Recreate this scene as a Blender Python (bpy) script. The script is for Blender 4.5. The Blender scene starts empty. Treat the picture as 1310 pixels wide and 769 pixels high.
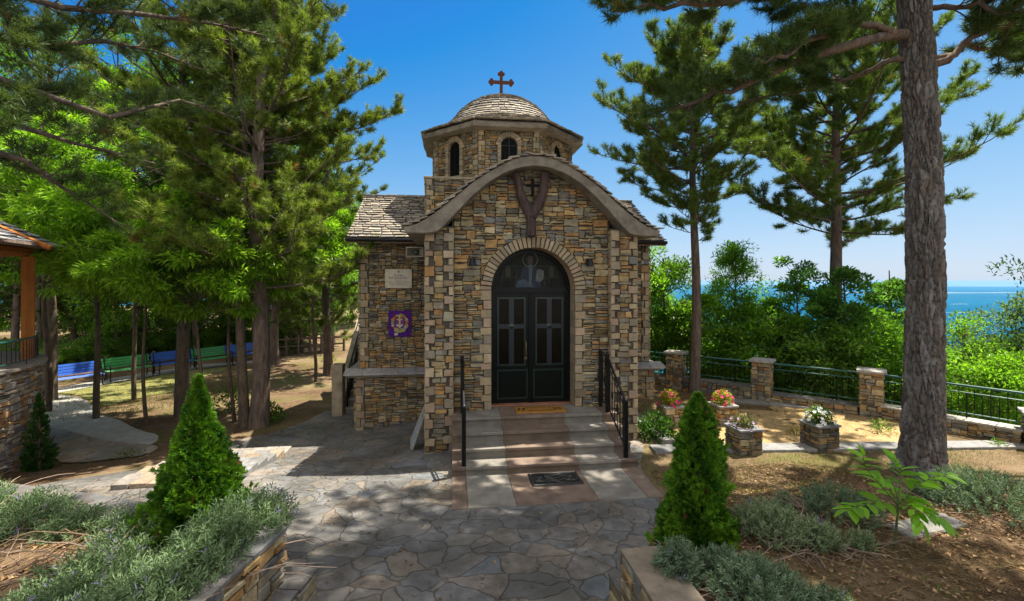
import bpy, math, random
import numpy as np
from mathutils import Vector, Matrix

S = bpy.context.scene
COL = S.collection
R = math.radians
PI = math.pi

# ------------------------------------------------------------------ camera
YAW = R(7.3)
CAMZ = 3.12
cd = bpy.data.cameras.new('camera')
cam = bpy.data.objects.new('camera', cd)
COL.objects.link(cam)
cam.location = (0, 0, CAMZ)
cam.rotation_euler = (R(90), 0, -YAW)
cd.sensor_width = 36
cd.lens = 36 * 600 / 1310
cd.shift_y = -24.5 / 1310
cd.clip_start = 0.05
cd.clip_end = 300000
S.camera = cam

# ------------------------------------------------------------------ sky, sun
SUN_DIR = Vector((0.383, 0.134, 0.913)).normalized()
el = math.asin(SUN_DIR.z)
az = math.atan2(SUN_DIR.x, SUN_DIR.y)
w = bpy.data.worlds.new('World')
S.world = w
w.use_nodes = True
nt = w.node_tree
bg = nt.nodes['Background']
sky = nt.nodes.new('ShaderNodeTexSky')
sky.sky_type = 'NISHITA'
sky.sun_disc = False
sky.sun_elevation = el
sky.sun_rotation = az
sky.altitude = 900
sky.air_density = 1.0
sky.dust_density = 0.6
sky.ozone_density = 3.0
# the film's response to the sky: deeper blue overhead, held highlights at the horizon
def vmath(op, a, b_=None, c_=None):
    n = nt.nodes.new('ShaderNodeVectorMath'); n.operation = op
    for k, v in enumerate((a, b_, c_)):
        if v is None: continue
        if isinstance(v, tuple): n.inputs[k].default_value = v
        else: nt.links.new(v, n.inputs[k])
    return n.outputs[0]
sk = sky.outputs[0]
den = vmath('MULTIPLY_ADD', sk, (.39, .60, .50), (1, 1, 1))
cmp_ = vmath('MULTIPLY_ADD', vmath('DIVIDE', sk, den), (1.546, 2.92, 1.905), (-1.27, -2.06, -.66))
blue = vmath('MAXIMUM', cmp_, (.07, .62, 1.75))
# bright veil added to the unseen sky overhead and behind the viewer, lifts the shade
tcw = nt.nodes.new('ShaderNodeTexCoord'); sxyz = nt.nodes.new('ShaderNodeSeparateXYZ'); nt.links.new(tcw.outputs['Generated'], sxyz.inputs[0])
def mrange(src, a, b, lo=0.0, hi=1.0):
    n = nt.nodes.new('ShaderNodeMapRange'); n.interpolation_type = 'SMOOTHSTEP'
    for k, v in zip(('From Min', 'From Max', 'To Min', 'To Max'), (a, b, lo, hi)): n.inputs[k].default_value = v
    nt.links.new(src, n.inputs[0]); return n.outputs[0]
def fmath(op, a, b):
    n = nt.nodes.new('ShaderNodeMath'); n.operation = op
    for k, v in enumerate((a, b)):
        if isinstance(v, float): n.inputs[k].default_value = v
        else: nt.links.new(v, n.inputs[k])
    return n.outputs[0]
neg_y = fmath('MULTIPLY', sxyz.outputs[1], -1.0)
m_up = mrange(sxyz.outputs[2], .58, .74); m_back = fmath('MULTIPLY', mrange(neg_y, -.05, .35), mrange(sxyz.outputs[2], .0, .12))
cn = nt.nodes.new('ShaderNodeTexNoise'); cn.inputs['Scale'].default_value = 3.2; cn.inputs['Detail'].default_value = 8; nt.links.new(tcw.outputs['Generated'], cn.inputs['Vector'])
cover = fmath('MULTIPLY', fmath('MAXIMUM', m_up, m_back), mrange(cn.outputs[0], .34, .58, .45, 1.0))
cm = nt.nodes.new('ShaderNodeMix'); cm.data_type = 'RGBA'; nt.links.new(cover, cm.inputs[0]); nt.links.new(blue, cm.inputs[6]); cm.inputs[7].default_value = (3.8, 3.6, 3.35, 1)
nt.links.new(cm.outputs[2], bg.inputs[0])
bg.inputs[1].default_value = 0.15
sd = bpy.data.lights.new('sun', 'SUN')
sd.energy = 4.8
sd.angle = R(0.53)
sd.color = (1.0, 0.92, 0.78)
so = bpy.data.objects.new('sun', sd)
COL.objects.link(so)
so.rotation_euler = SUN_DIR.to_track_quat('Z', 'Y').to_euler()
so.location = (8, 5, 30)

S.view_settings.view_transform = 'Standard'
S.view_settings.look = 'None'
S.view_settings.gamma = 1.0
S.view_settings.exposure = 1.45
HAZE = 1.0e-5
S.cycles.max_bounces = 8
S.cycles.diffuse_bounces = 4
S.cycles.transmission_bounces = 6
S.cycles.use_denoising = True
S.cycles.sample_clamp_indirect = 6

# ------------------------------------------------------------------ helpers
def nrm(a):
    a = np.asarray(a, float)
    return a / np.maximum(np.linalg.norm(a, axis=-1, keepdims=True), 1e-9)

def sm(t):
    t = np.clip(t, 0, 1)
    return t * t * (3 - 2 * t)

def ground_px(u, v, z=0.0):
    """world point on height z that the photograph shows at pixel (u, v)"""
    r = (u - 655) / 600; up = (360 - v) / 600
    t = (z - CAMZ) / up
    return np.array([(math.sin(YAW) + r * math.cos(YAW)) * t, (math.cos(YAW) - r * math.sin(YAW)) * t, z])

def dep(u, d, v=None):
    """world x, y (and z) at photo column u and distance d"""
    r = (u - 655) / 600 * d
    x = d * math.sin(YAW) + r * math.cos(YAW); y = d * math.cos(YAW) - r * math.sin(YAW)
    if v is None: return x, y
    return np.array([x, y, CAMZ + (360 - v) / 600 * d])

class MB:
    """collects polygons of one mesh object"""
    def __init__(s):
        s.v = []; s.l = []; s.t = []; s.c = []; s.m = []; s.n = 0
    def arr(s, V, F, col=(.5, .5, .5), mi=0):
        V = np.asarray(V, float).reshape(-1, 3); F = np.asarray(F, int)
        if F.size == 0: return
        s.v.append(V); s.l.append((F + s.n).ravel()); s.t.append(np.full(len(F), F.shape[1]))
        c = np.asarray(col, float)
        if c.ndim == 1: c = np.tile(c, (len(F), 1))
        s.c.append(c); s.m.append(np.full(len(F), mi)); s.n += len(V)
    def polys(s, V, faces, col=(.5, .5, .5), mi=0):
        V = np.asarray(V, float).reshape(-1, 3)
        s.v.append(V)
        s.l.append(np.concatenate([np.asarray(f, int) for f in faces]) + s.n)
        s.t.append(np.array([len(f) for f in faces]))
        c = np.asarray(col, float)
        if c.ndim == 1: c = np.tile(c, (len(faces), 1))
        s.c.append(c); s.m.append(np.full(len(faces), mi)); s.n += len(V)
    def box(s, a, b, col=(.5, .5, .5), mi=0, M=None):
        x0, y0, z0 = a; x1, y1, z1 = b
        V = np.array([[x0,y0,z0],[x1,y0,z0],[x1,y1,z0],[x0,y1,z0],[x0,y0,z1],[x1,y0,z1],[x1,y1,z1],[x0,y1,z1]], float)
        if M is not None: V = V @ np.asarray(M)[:3,:3].T + np.asarray(M)[:3,3]
        s.arr(V, [[0,3,2,1],[4,5,6,7],[0,1,5,4],[1,2,6,5],[2,3,7,6],[3,0,4,7]], col, mi)
    def bbox(s, a, b, bev=.01, col=(.5,.5,.5), mi=0, M=None):
        """box with chamfered top and vertical edges (top inset)"""
        x0, y0, z0 = a; x1, y1, z1 = b; e = bev
        def ring(i, z): return [[x0+i,y0+e,z],[x0+e,y0+i,z],[x1-e,y0+i,z],[x1-i,y0+e,z],[x1-i,y1-e,z],[x1-e,y1-i,z],[x0+e,y1-i,z],[x0+i,y1-e,z]]
        V = np.array(ring(0, z0) + ring(0, z1-e) + ring(e*.8, z1), float)
        if M is not None: V = V @ np.asarray(M)[:3,:3].T + np.asarray(M)[:3,3]
        F = [list(range(7,-1,-1)), list(range(16,24))]
        for k in range(2):
            for i in range(8):
                j = (i+1) % 8
                F.append([8*k+i, 8*k+j, 8*k+8+j, 8*k+8+i])
        s.polys(V, F, col, mi)
    def tube(s, pts, rad, sides=6, col=(.5,.5,.5), mi=0, cap=True):
        P = np.asarray(pts, float); n = len(P)
        rad = np.broadcast_to(np.asarray(rad, float), (n,))
        T = nrm(np.gradient(P, axis=0))
        ref = np.array([0,0,1.]) if abs(T[0][2]) < .9 else np.array([1.,0,0])
        N = np.zeros_like(P); b = ref
        for i in range(n):
            b = b - T[i]*np.dot(b, T[i]); b = b/max(np.linalg.norm(b),1e-9); N[i] = b
        B = np.cross(T, N)
        a = np.arange(sides)*2*PI/sides
        V = P[:,None,:] + rad[:,None,None]*(np.cos(a)[None,:,None]*N[:,None,:] + np.sin(a)[None,:,None]*B[:,None,:])
        i = np.arange(n-1)[:,None]*sides; k = np.arange(sides)[None,:]; k2 = (k+1) % sides
        F = np.stack([i+k, i+k2, i+sides+k2, i+sides+k], -1).reshape(-1,4)
        s.arr(V.reshape(-1,3), F, col, mi)
        if cap and rad[-1] > .004: s.polys(V[-1], [list(range(sides))], col, mi)
        if cap: s.polys(V[0], [list(range(sides))[::-1]], col, mi)
    def lathe(s, prof, sides=16, c=(0,0,0), col=(.5,.5,.5), mi=0):
        prof = np.asarray(prof, float); n = len(prof); a = np.arange(sides)*2*PI/sides
        V = np.stack([prof[:,0:1]*np.cos(a)+c[0], prof[:,0:1]*np.sin(a)+c[1], np.repeat(prof[:,1:2], sides, 1)+c[2]], -1)
        i = np.arange(n-1)[:,None]*sides; k = np.arange(sides)[None,:]; k2 = (k+1) % sides
        s.arr(V.reshape(-1,3), np.stack([i+k,i+k2,i+sides+k2,i+sides+k],-1).reshape(-1,4), col, mi)
    def prism(s, poly, y0, y1, col=(.5,.5,.5), mi=0, fn=None):
        """polygon in (x, z) extruded from y0 to y1"""
        n = len(poly); V = [(x, y0, z) for x, z in poly] + [(x, y1, z) for x, z in poly]
        F = [list(range(n)), list(range(2*n-1, n-1, -1))] + [[(i+1)%n, i, n+i, n+(i+1)%n] for i in range(n)]
        V = np.array(V, float)
        if fn is not None: V = fn(V)
        s.polys(V, F, col, mi)
    def build(s, name, mats, parent=None, smooth=False):
        me = bpy.data.meshes.new(name)
        V = np.concatenate(s.v); L = np.concatenate(s.l); T = np.concatenate(s.t)
        C = np.concatenate(s.c); M = np.concatenate(s.m)
        me.vertices.add(len(V)); me.vertices.foreach_set('co', V.ravel().astype(np.float32))
        me.loops.add(len(L)); me.loops.foreach_set('vertex_index', L.astype(np.int32))
        me.polygons.add(len(T))
        me.polygons.foreach_set('loop_start', (np.cumsum(T)-T).astype(np.int32))
        me.polygons.foreach_set('loop_total', T.astype(np.int32))
        if not isinstance(mats, (list, tuple)): mats = [mats]
        for m in mats: me.materials.append(m)
        me.polygons.foreach_set('material_index', M.astype(np.int32))
        me.polygons.foreach_set('use_smooth', np.full(len(T), bool(smooth)))
        at = me.attributes.new('col', 'FLOAT_COLOR', 'FACE')
        at.data.foreach_set('color', np.concatenate([C[:, :3], np.ones((len(C),1))], 1).ravel().astype(np.float32))
        me.update(calc_edges=True); me.validate()
        o = bpy.data.objects.new(name, me); COL.objects.link(o)
        if parent is not None: o.parent = parent
        return o

def tag(o, label, cat, group=None):
    o['label'] = label; o['category'] = cat
    if group: o['group'] = group
    return o
def thing(name, label, cat, loc=(0,0,0), rz=0, group=None):
    o = bpy.data.objects.new(name, None); COL.objects.link(o)
    o.location = loc; o.rotation_euler = (0,0,rz); o.empty_display_size = .2
    return tag(o, label, cat, group)
def struct(o, kind='structure'):
    o['kind'] = kind; return o
def dup(root, loc, rz=0, sc=None, label=None):
    r = root.copy(); COL.objects.link(r); r.location = loc; r.rotation_euler = (0,0,rz)
    if sc is not None: r.scale = sc if hasattr(sc, '__len__') else (sc,)*3
    if label: r['label'] = label
    for ch in list(root.children):
        c = ch.copy(); COL.objects.link(c); c.parent = r
        for g in list(ch.children):
            d = g.copy(); COL.objects.link(d); d.parent = c
    return r
def rotz(a, t=(0,0,0)):
    return np.array([[math.cos(a),-math.sin(a),0,t[0]],[math.sin(a),math.cos(a),0,t[1]],[0,0,1,t[2]],[0,0,0,1]])

# ------------------------------------------------------------------ materials
def newmat(name):
    m = bpy.data.materials.new(name); m.use_nodes = True
    return m, m.node_tree, m.node_tree.nodes['Principled BSDF']
def N(nt, t, **kw):
    n = nt.nodes.new(t)
    for k, v in kw.items():
        if hasattr(n, k): setattr(n, k, v)
        else: n.inputs[k.replace('_', ' ')].default_value = v
    return n
def ramp(nt, stops):
    r = nt.nodes.new('ShaderNodeValToRGB'); e = r.color_ramp.elements
    while len(e) < len(stops): e.new(.5)
    for i, (p, c) in enumerate(stops):
        e[i].position = p; e[i].color = (c[0], c[1], c[2], 1)
    return r
def mixc(nt, a, b, f, mode='MIX'):
    n = nt.nodes.new('ShaderNodeMix'); n.data_type = 'RGBA'; n.blend_type = mode
    for s_, v in ((n.inputs[0], f), (n.inputs[6], a), (n.inputs[7], b)):
        if isinstance(v, bpy.types.NodeSocket): nt.links.new(v, s_)
        elif isinstance(v, (int, float)): s_.default_value = v if s_.type == 'VALUE' else (v, v, v, 1)
        else: s_.default_value = (v[0], v[1], v[2], 1)
    return n.outputs[2]
def coords(nt, kind='Object'):
    return nt.nodes.new('ShaderNodeTexCoord').outputs[kind]
def noise(nt, co, scale, detail=6, rough=.6):
    n = nt.nodes.new('ShaderNodeTexNoise'); n.inputs['Scale'].default_value = scale
    n.inputs['Detail'].default_value = detail; n.inputs['Roughness'].default_value = rough
    nt.links.new(co, n.inputs['Vector']); return n
def bump(nt, h, strength, dist, p):
    b = nt.nodes.new('ShaderNodeBump'); b.inputs['Strength'].default_value = strength
    b.inputs['Distance'].default_value = dist
    nt.links.new(h, b.inputs['Height']); nt.links.new(b.outputs[0], p.inputs['Normal']); return b

def m_attr(name, rough=.85, scale=14, lo=.65, hi=1.25, bumps=.35, bdist=.01, spec=.3, fine=70, tint=None):
    """surface whose colour is given per piece (attribute) and varied by noise"""
    m, nt, p = newmat(name)
    a = nt.nodes.new('ShaderNodeAttribute'); a.attribute_name = 'col'
    co = coords(nt)
    n1 = noise(nt, co, scale); n2 = noise(nt, co, fine, 4)
    r = ramp(nt, [(.3, (lo,)*3), (.7, (hi,)*3)]); nt.links.new(n1.outputs[0], r.inputs[0])
    c = mixc(nt, a.outputs['Color'], r.outputs[0], 1.0, 'MULTIPLY')
    if tint is not None:
        n3 = noise(nt, co, scale*.35, 5); r3 = ramp(nt, [(.52, (0,)*3), (.68, (1,)*3)]); nt.links.new(n3.outputs[0], r3.inputs[0])
        f = nt.nodes.new('ShaderNodeMath'); f.operation = 'MULTIPLY'; f.inputs[1].default_value = tint[1]
        nt.links.new(r3.outputs[0], f.inputs[0])
        c = mixc(nt, c, tint[0], f.outputs[0])
    nt.links.new(c, p.inputs['Base Color'])
    p.inputs['Roughness'].default_value = rough; p.inputs['Specular IOR Level'].default_value = spec
    add = nt.nodes.new('ShaderNodeMath'); add.operation = 'ADD'
    nt.links.new(n1.outputs[0], add.inputs[0]); nt.links.new(n2.outputs[0], add.inputs[1])
    if bumps: bump(nt, add.outputs[0], bumps, bdist, p)
    return m

def m_leaf(name, trans=.35, rough=.45, spec=.35):
    m, nt, p = newmat(name)
    a = nt.nodes.new('ShaderNodeAttribute'); a.attribute_name = 'col'
    nt.links.new(a.outputs['Color'], p.inputs['Base Color'])
    p.inputs['Roughness'].default_value = rough; p.inputs['Specular IOR Level'].default_value = spec
    t = nt.nodes.new('ShaderNodeBsdfTranslucent')
    c = mixc(nt, a.outputs['Color'], (1.25, 1.35, .55), 1.0, 'MULTIPLY')
    nt.links.new(c, t.inputs[0])
    mx = nt.nodes.new('ShaderNodeMixShader'); mx.inputs[0].default_value = trans
    nt.links.new(p.outputs[0], mx.inputs[1]); nt.links.new(t.outputs[0], mx.inputs[2])
    nt.links.new(mx.outputs[0], nt.nodes['Material Output'].inputs[0])
    return m

def m_plain(name, col, rough=.5, metal=0, var=.15, scale=20, bumps=.1, spec=.5):
    m, nt, p = newmat(name)
    co = coords(nt); n1 = noise(nt, co, scale)
    r = ramp(nt, [(.3, [c*(1-var) for c in col]), (.7, [c*(1+var) for c in col])]); nt.links.new(n1.outputs[0], r.inputs[0])
    nt.links.new(r.outputs[0], p.inputs['Base Color'])
    p.inputs['Roughness'].default_value = rough; p.inputs['Metallic'].default_value = metal
    p.inputs['Specular IOR Level'].default_value = spec
    if bumps: bump(nt, n1.outputs[0], bumps, .01, p)
    return m

def m_ground():
    m, nt, p = newmat('needle_litter_soil')
    co = coords(nt)
    n1 = noise(nt, co, .55, 8, .65); n2 = noise(nt, co, 9, 8, .7); n3 = noise(nt, co, 60, 4, .7); n4 = noise(nt, co, .35, 4)
    r1 = ramp(nt, [(.25, (.05, .032, .018)), (.5, (.115, .073, .042)), (.75, (.21, .145, .088))]); nt.links.new(n2.outputs[0], r1.inputs[0])
    r2 = ramp(nt, [(.35, (.5,)*3), (.65, (1.25,)*3)]); nt.links.new(n3.outputs[0], r2.inputs[0])
    c = mixc(nt, r1.outputs[0], r2.outputs[0], 1.0, 'MULTIPLY')
    rs = ramp(nt, [(.4, (0,)*3), (.62, (1,)*3)]); nt.links.new(n4.outputs[0], rs.inputs[0])
    fs = nt.nodes.new('ShaderNodeMath'); fs.operation = 'MULTIPLY'; fs.inputs[1].default_value = .6; nt.links.new(rs.outputs[0], fs.inputs[0])
    c = mixc(nt, c, (.27, .20, .125), fs.outputs[0])
    rg = ramp(nt, [(.5, (0,)*3), (.66, (1,)*3)]); nt.links.new(n1.outputs[0], rg.inputs[0])
    g = ramp(nt, [(.3, (.05, .075, .015)), (.7, (.17, .17, .04))]); nt.links.new(n3.outputs[0], g.inputs[0])
    fg = nt.nodes.new('ShaderNodeMath'); fg.operation = 'MULTIPLY'; fg.inputs[1].default_value = .7; nt.links.new(rg.outputs[0], fg.inputs[0])
    c = mixc(nt, c, g.outputs[0], fg.outputs[0])
    nt.links.new(c, p.inputs['Base Color']); p.inputs['Roughness'].default_value = .95; p.inputs['Specular IOR Level'].default_value = .1
    add = nt.nodes.new('ShaderNodeMath'); add.operation = 'ADD'; nt.links.new(n2.outputs[0], add.inputs[0]); nt.links.new(n3.outputs[0], add.inputs[1])
    bump(nt, add.outputs[0], .7, .03, p)
    return m

def m_paving(name, scale=1.9, tone=1.0, warm=0.0, joint=(.30, .22, .15)):
    """irregular slate slabs with sandy joints"""
    m, nt, p = newmat(name)
    co = coords(nt)
    nd = noise(nt, co, 1.3, 3); 
    sub = nt.nodes.new('ShaderNodeVectorMath'); sub.operation = 'SUBTRACT'; sub.inputs[1].default_value = (.5, .5, .5); nt.links.new(nd.outputs['Color'], sub.inputs[0])
    scl = nt.nodes.new('ShaderNodeVectorMath'); scl.operation = 'SCALE'; scl.inputs['Scale'].default_value = .55; nt.links.new(sub.outputs[0], scl.inputs[0])
    ad = nt.nodes.new('ShaderNodeVectorMath'); ad.operation = 'ADD'; nt.links.new(co, ad.inputs[0]); nt.links.new(scl.outputs[0], ad.inputs[1])
    mp = nt.nodes.new('ShaderNodeMapping'); mp.inputs['Scale'].default_value = (1, 1.25, 0); nt.links.new(ad.outputs[0], mp.inputs['Vector'])
    v1 = nt.nodes.new('ShaderNodeTexVoronoi'); v1.feature = 'DISTANCE_TO_EDGE'; v1.inputs['Scale'].default_value = scale; nt.links.new(mp.outputs[0], v1.inputs['Vector'])
    v2 = nt.nodes.new('ShaderNodeTexVoronoi'); v2.feature = 'F1'; v2.inputs['Scale'].default_value = scale; nt.links.new(mp.outputs[0], v2.inputs['Vector'])
    sep = nt.nodes.new('ShaderNodeSeparateColor'); nt.links.new(v2.outputs['Color'], sep.inputs[0])
    t = tone; k = warm
    rc = ramp(nt, [(0, (.155*t+.03*k, .155*t+.01*k, .16*t)), (.35, (.18*t+.03*k, .18*t+.01*k, .185*t)), (.6, (.22*t+.05*k, .205*t+.02*k, .19*t)), (.8, (.24*t+.06*k, .20*t+.03*k, .165*t)), (1, (.17*t, .19*t, .215*t))])
    nt.links.new(sep.outputs[0], rc.inputs[0])
    n2 = noise(nt, co, 7, 8, .65); n3 = noise(nt, co, 80, 3)
    r2 = ramp(nt, [(.28, (.62,)*3), (.72, (1.3,)*3)]); nt.links.new(n2.outputs[0], r2.inputs[0])
    c = mixc(nt, rc.outputs[0], r2.outputs[0], 1.0, 'MULTIPLY')
    rj = ramp(nt, [(.008, (1,)*3), (.028, (0,)*3)]); nt.links.new(v1.outputs['Distance'], rj.inputs[0])
    jf = nt.nodes.new('ShaderNodeMath'); jf.operation = 'MULTIPLY'; jf.inputs[1].default_value = .32; nt.links.new(rj.outputs[0], jf.inputs[0])
    c = mixc(nt, c, joint, jf.outputs[0])
    nt.links.new(c, p.inputs['Base Color'])
    rr = ramp(nt, [(.3, (.5,)*3), (.7, (.85,)*3)]); nt.links.new(n2.outputs[0], rr.inputs[0]); nt.links.new(rr.outputs[0], p.inputs['Roughness'])
    p.inputs['Specular IOR Level'].default_value = .35
    ns_ = noise(nt, co, .8, 7, .65); rst = ramp(nt, [(.42, (.62, .60, .55)), (.6, (1.08, 1.06, 1.02))]); nt.links.new(ns_.outputs[0], rst.inputs[0])
    nt.links.new(mixc(nt, c, rst.outputs[0], 1.0, 'MULTIPLY'), p.inputs['Base Color'])
    hh = ramp(nt, [(.0, (0,)*3), (.03, (1,)*3)]); nt.links.new(v1.outputs['Distance'], hh.inputs[0])
    a1 = nt.nodes.new('ShaderNodeMath'); a1.operation = 'MULTIPLY_ADD'; a1.inputs[1].default_value = .5
    nt.links.new(n2.outputs[0], a1.inputs[0]); nt.links.new(hh.outputs[0], a1.inputs[2])
    bump(nt, a1.outputs[0], .85, .02, p)
    return m

def m_sea():
    m, nt, p = newmat('sea_water')
    co = coords(nt); n1 = noise(nt, co, .00012, 5)
    r = ramp(nt, [(.35, (.001, .05, .105)), (.65, (.002, .07, .135))]); nt.links.new(n1.outputs[0], r.inputs[0])
    nt.links.new(r.outputs[0], p.inputs['Base Color']); p.inputs['Roughness'].default_value = .9; p.inputs['Specular IOR Level'].default_value = .0
    return m

def m_bark(name, c0, c1, sx=9, sz=1.6, bs=.9, bd=.03):
    m, nt, p = newmat(name)
    co = coords(nt)
    mp = nt.nodes.new('ShaderNodeMapping'); mp.inputs['Scale'].default_value = (sx, sx, sz); nt.links.new(co, mp.inputs[0])
    n1 = noise(nt, mp.outputs[0], 1.6, 8, .65); n2 = noise(nt, co, 2.5, 4)
    r = ramp(nt, [(.3, c0), (.7, c1)]); nt.links.new(n1.outputs[0], r.inputs[0])
    r2 = ramp(nt, [(.3, (.8, .85, .9)), (.7, (1.2, 1.1, 1.0))]); nt.links.new(n2.outputs[0], r2.inputs[0])
    nt.links.new(mixc(nt, r.outputs[0], r2.outputs[0], 1.0, 'MULTIPLY'), p.inputs['Base Color'])
    p.inputs['Roughness'].default_value = .92; p.inputs['Specular IOR Level'].default_value = .15
    bump(nt, n1.outputs[0], bs, bd, p)
    return m

M = {}
M['stone'] = m_attr('ledge_stone', .85, 7, .5, 1.3, .55, .012, .3, 60, tint=((.23, .14, .055), .45))
M['quoin'] = m_attr('quoin_limestone', .85, 8, .8, 1.15, .4, .008, .25, 70)
M['mortar'] = m_plain('dark_mortar', (.085, .072, .055), .95, 0, .3, 30, .3)
M['slate'] = m_attr('slate_slab', .72, 10, .7, 1.25, .45, .01, .35, 50)
M['concrete'] = m_attr('grey_render', .9, 5, .6, 1.2, .35, .01, .2, 90, tint=((.085,.075,.06), .6))
M['marble'] = m_attr('step_stone', .65, 4, .62, 1.25, .25, .005, .4, 90)
M['iron'] = m_plain('black_iron', (.012, .013, .015), .35, .6, .2, 30, .05)
M['green_iron'] = m_plain('green_painted_iron', (.012, .085, .075), .4, .1, .2, 30, .05)
M['rust'] = m_plain('rusted_iron', (.11, .035, .018), .8, .2, .35, 40, .3)
M['door'] = m_plain('dark_green_gloss', (.004, .006, .005), .3, 0, .3, 12, .03, .2)
M['door_trim'] = m_plain('dark_trim', (.009, .02, .018), .3, 0, .3, 12, .03)
M['glass_dark'] = m_plain('brown_glass', (.007, .0055, .003), .2, 0, .25, 5, 0, .15)
M['matte_black'] = m_plain('matte_black_iron', (.008,.008,.008), .8, 0, .2, 30, .05, .1)
M['window'] = m_plain('window_dark', (.004, .005, .006), .5, 0, .2, 5, 0, .08)
M['paint'] = m_attr('painted_surface', .45, 12, .85, 1.1, .05, .004, .4)
M['cloth'] = m_attr('cloth', .9, 18, .8, 1.15, .2, .006, .1, 120)
M['coir'] = m_attr('coir_fibre', .98, 40, .7, 1.2, .8, .01, .05, 180)
M['wood'] = m_bark('weathered_wood', (.075, .052, .04), (.20, .155, .13), 14, 2, .6, .012)
M['warm_wood'] = m_bark('varnished_wood', (.24, .085, .02), (.40, .16, .045), 10, 1.2, .3, .008)
M['bark_pine'] = m_bark('pine_bark', (.055, .042, .036), (.19, .15, .125), 10, 2.2, .9, .03)
M['bark_plate'] = m_attr('pine_bark_plates', .93, 16, .6, 1.3, .8, .02, .1, 60)
M['bark_dark'] = m_bark('dark_bark', (.05, .04, .03), (.15, .12, .09), 12, 3, .7, .015)
M['needle'] = m_leaf('pine_needles', .32, .5, .3)
M['leaf'] = m_leaf('broad_leaves', .58, .42, .35)
M['scale'] = m_leaf('scale_foliage', .25, .55, .25)
M['grey_leaf'] = m_leaf('lavender_leaves', .2, .7, .15)
M['petal'] = m_leaf('petals', .3, .6, .2)
M['litter'] = m_attr('dry_litter', .95, 20, .8, 1.2, 0, .01, .1)
M['ground'] = m_ground()
M['paving'] = m_paving('slate_paving', 2.6, .84, -.15, (.12,.10,.08))
M['path'] = m_paving('pale_paving', 1.5, 1.35, .8)
M['sea'] = m_sea()

rng = np.random.default_rng(7)
STONE = np.array([[.36,.19,.055],[.44,.25,.08],[.31,.22,.115],[.40,.30,.17],[.22,.185,.145],[.15,.135,.12],[.125,.13,.145],[.27,.14,.055],[.17,.095,.04],[.46,.35,.20],[.19,.155,.105],[.28,.245,.19],[.40,.18,.045],[.24,.20,.13],[.20,.19,.175],[.33,.23,.10]])
STONE = np.clip((STONE*.85+STONE.mean(1, keepdims=True)*.15)*np.array([.95,1.0,.93]), 0, .5)
STONE = STONE*.84 + STONE.mean(0)*.16
QUOIN = .78*np.array([[.41,.325,.20],[.36,.29,.19],[.44,.35,.23],[.40,.285,.19],[.33,.27,.18],[.42,.31,.215],[.30,.26,.19]])
TILE = np.array([[.24,.21,.17],[.29,.26,.21],[.20,.18,.155],[.33,.29,.24],[.26,.225,.18],[.17,.16,.15]])
def pick(pal, r, j=.12):
    c = pal[r.integers(len(pal))] * (1 + j*r.normal())
    return np.clip(c, .02, .7)

# ------------------------------------------------------------------ masonry
class Frame:
    def __init__(s, o, a, n): s.o = np.array(o, float); s.a = np.array(a, float); s.n = np.array(n, float)
    def __call__(s, P, d):
        P = np.asarray(P, float)
        return s.o + P[:, :1]*s.a + P[:, 1:2]*np.array([0,0,1.]) + np.asarray(d, float).reshape(-1,1)*s.n

def add_stone(mb, P, fr, r, col, depth=(.03,.055), inset=.0055, bev=.008, jit=.007, mi=0, base=-.01):
    """one stone: outline P in (s, z) on frame fr"""
    P = np.asarray(P, float); c = P.mean(0); n = len(P)
    L = np.maximum(np.linalg.norm(P - c, axis=1, keepdims=True), 1e-6)
    ext = P.max(0) - P.min(0)
    if ext.min() < .022: return
    k0 = np.clip(1 - 2*inset/ext, .3, 1); k1 = np.clip(1 - 2*(inset+bev)/ext, .2, 1)
    P0 = c + (P-c)*k0 + r.normal(0, jit, P.shape); P1 = c + (P0-c)*(k1/k0)
    d = r.uniform(*depth); tx, tz = r.normal(0, .03, 2)
    d1 = d + (P1-c)@np.array([tx, tz]); d0 = d1 - bev
    V = np.concatenate([fr(P0, np.full(n, base)), fr(P0, d0), fr(P1, d1)])
    F = [list(range(2*n, 3*n))]
    for k in range(2):
        for i in range(n):
            j = (i+1) % n; F.append([k*n+i, k*n+j, (k+1)*n+j, (k+1)*n+i])
    mb.polys(V, F, col, mi)

def split(r, x0, x1, z0, z1, out, hmx=.108, wmx=.42):
    w, h = x1-x0, z1-z0
    ht = r.uniform(.38, 1.15)*hmx; wt = r.uniform(.6, 1)*wmx
    cv = w > wt; ch = h > ht
    if cv and ch:
        if w/h > r.uniform(1.0, 2.6): ch = False
        else: cv = False
    if cv:
        f = r.uniform(.32, .68); split(r, x0, x0+w*f, z0, z1, out, hmx, wmx); split(r, x0+w*f, x1, z0, z1, out, hmx, wmx)
    elif ch:
        f = r.uniform(.28, .72); split(r, x0, x1, z0, z0+h*f, out, hmx, wmx); split(r, x0, x1, z0+h*f, z1, out, hmx, wmx)
    else: out.append((x0, x1, z0, z1))

def masonry(mb, fr, s0, s1, z0, z1, r, clamp=None, drop=None, hmx=.108, wmx=.42, pal=STONE, **kw):
    cells = []; split(r, s0, s1, z0, z1, cells, hmx, wmx)
    for a, b, c, d in cells:
        if drop and drop((a+b)/2, (c+d)/2): continue
        if clamp is None: P = np.array([[a,c],[b,c],[b,d],[a,d]])
        else:
            t = np.linspace(0, 1, 4)[:-1, None]
            q = np.array([[a,c],[b,c],[b,d],[a,d]])
            P = np.concatenate([q[i] + (q[(i+1)%4]-q[i])*t for i in range(4)])
            P = clamp(P)
            if P is None or (P.max(0)-P.min(0)).min() < .03: continue
        add_stone(mb, P, fr, r, pick(pal, r, .16), **kw)

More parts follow.
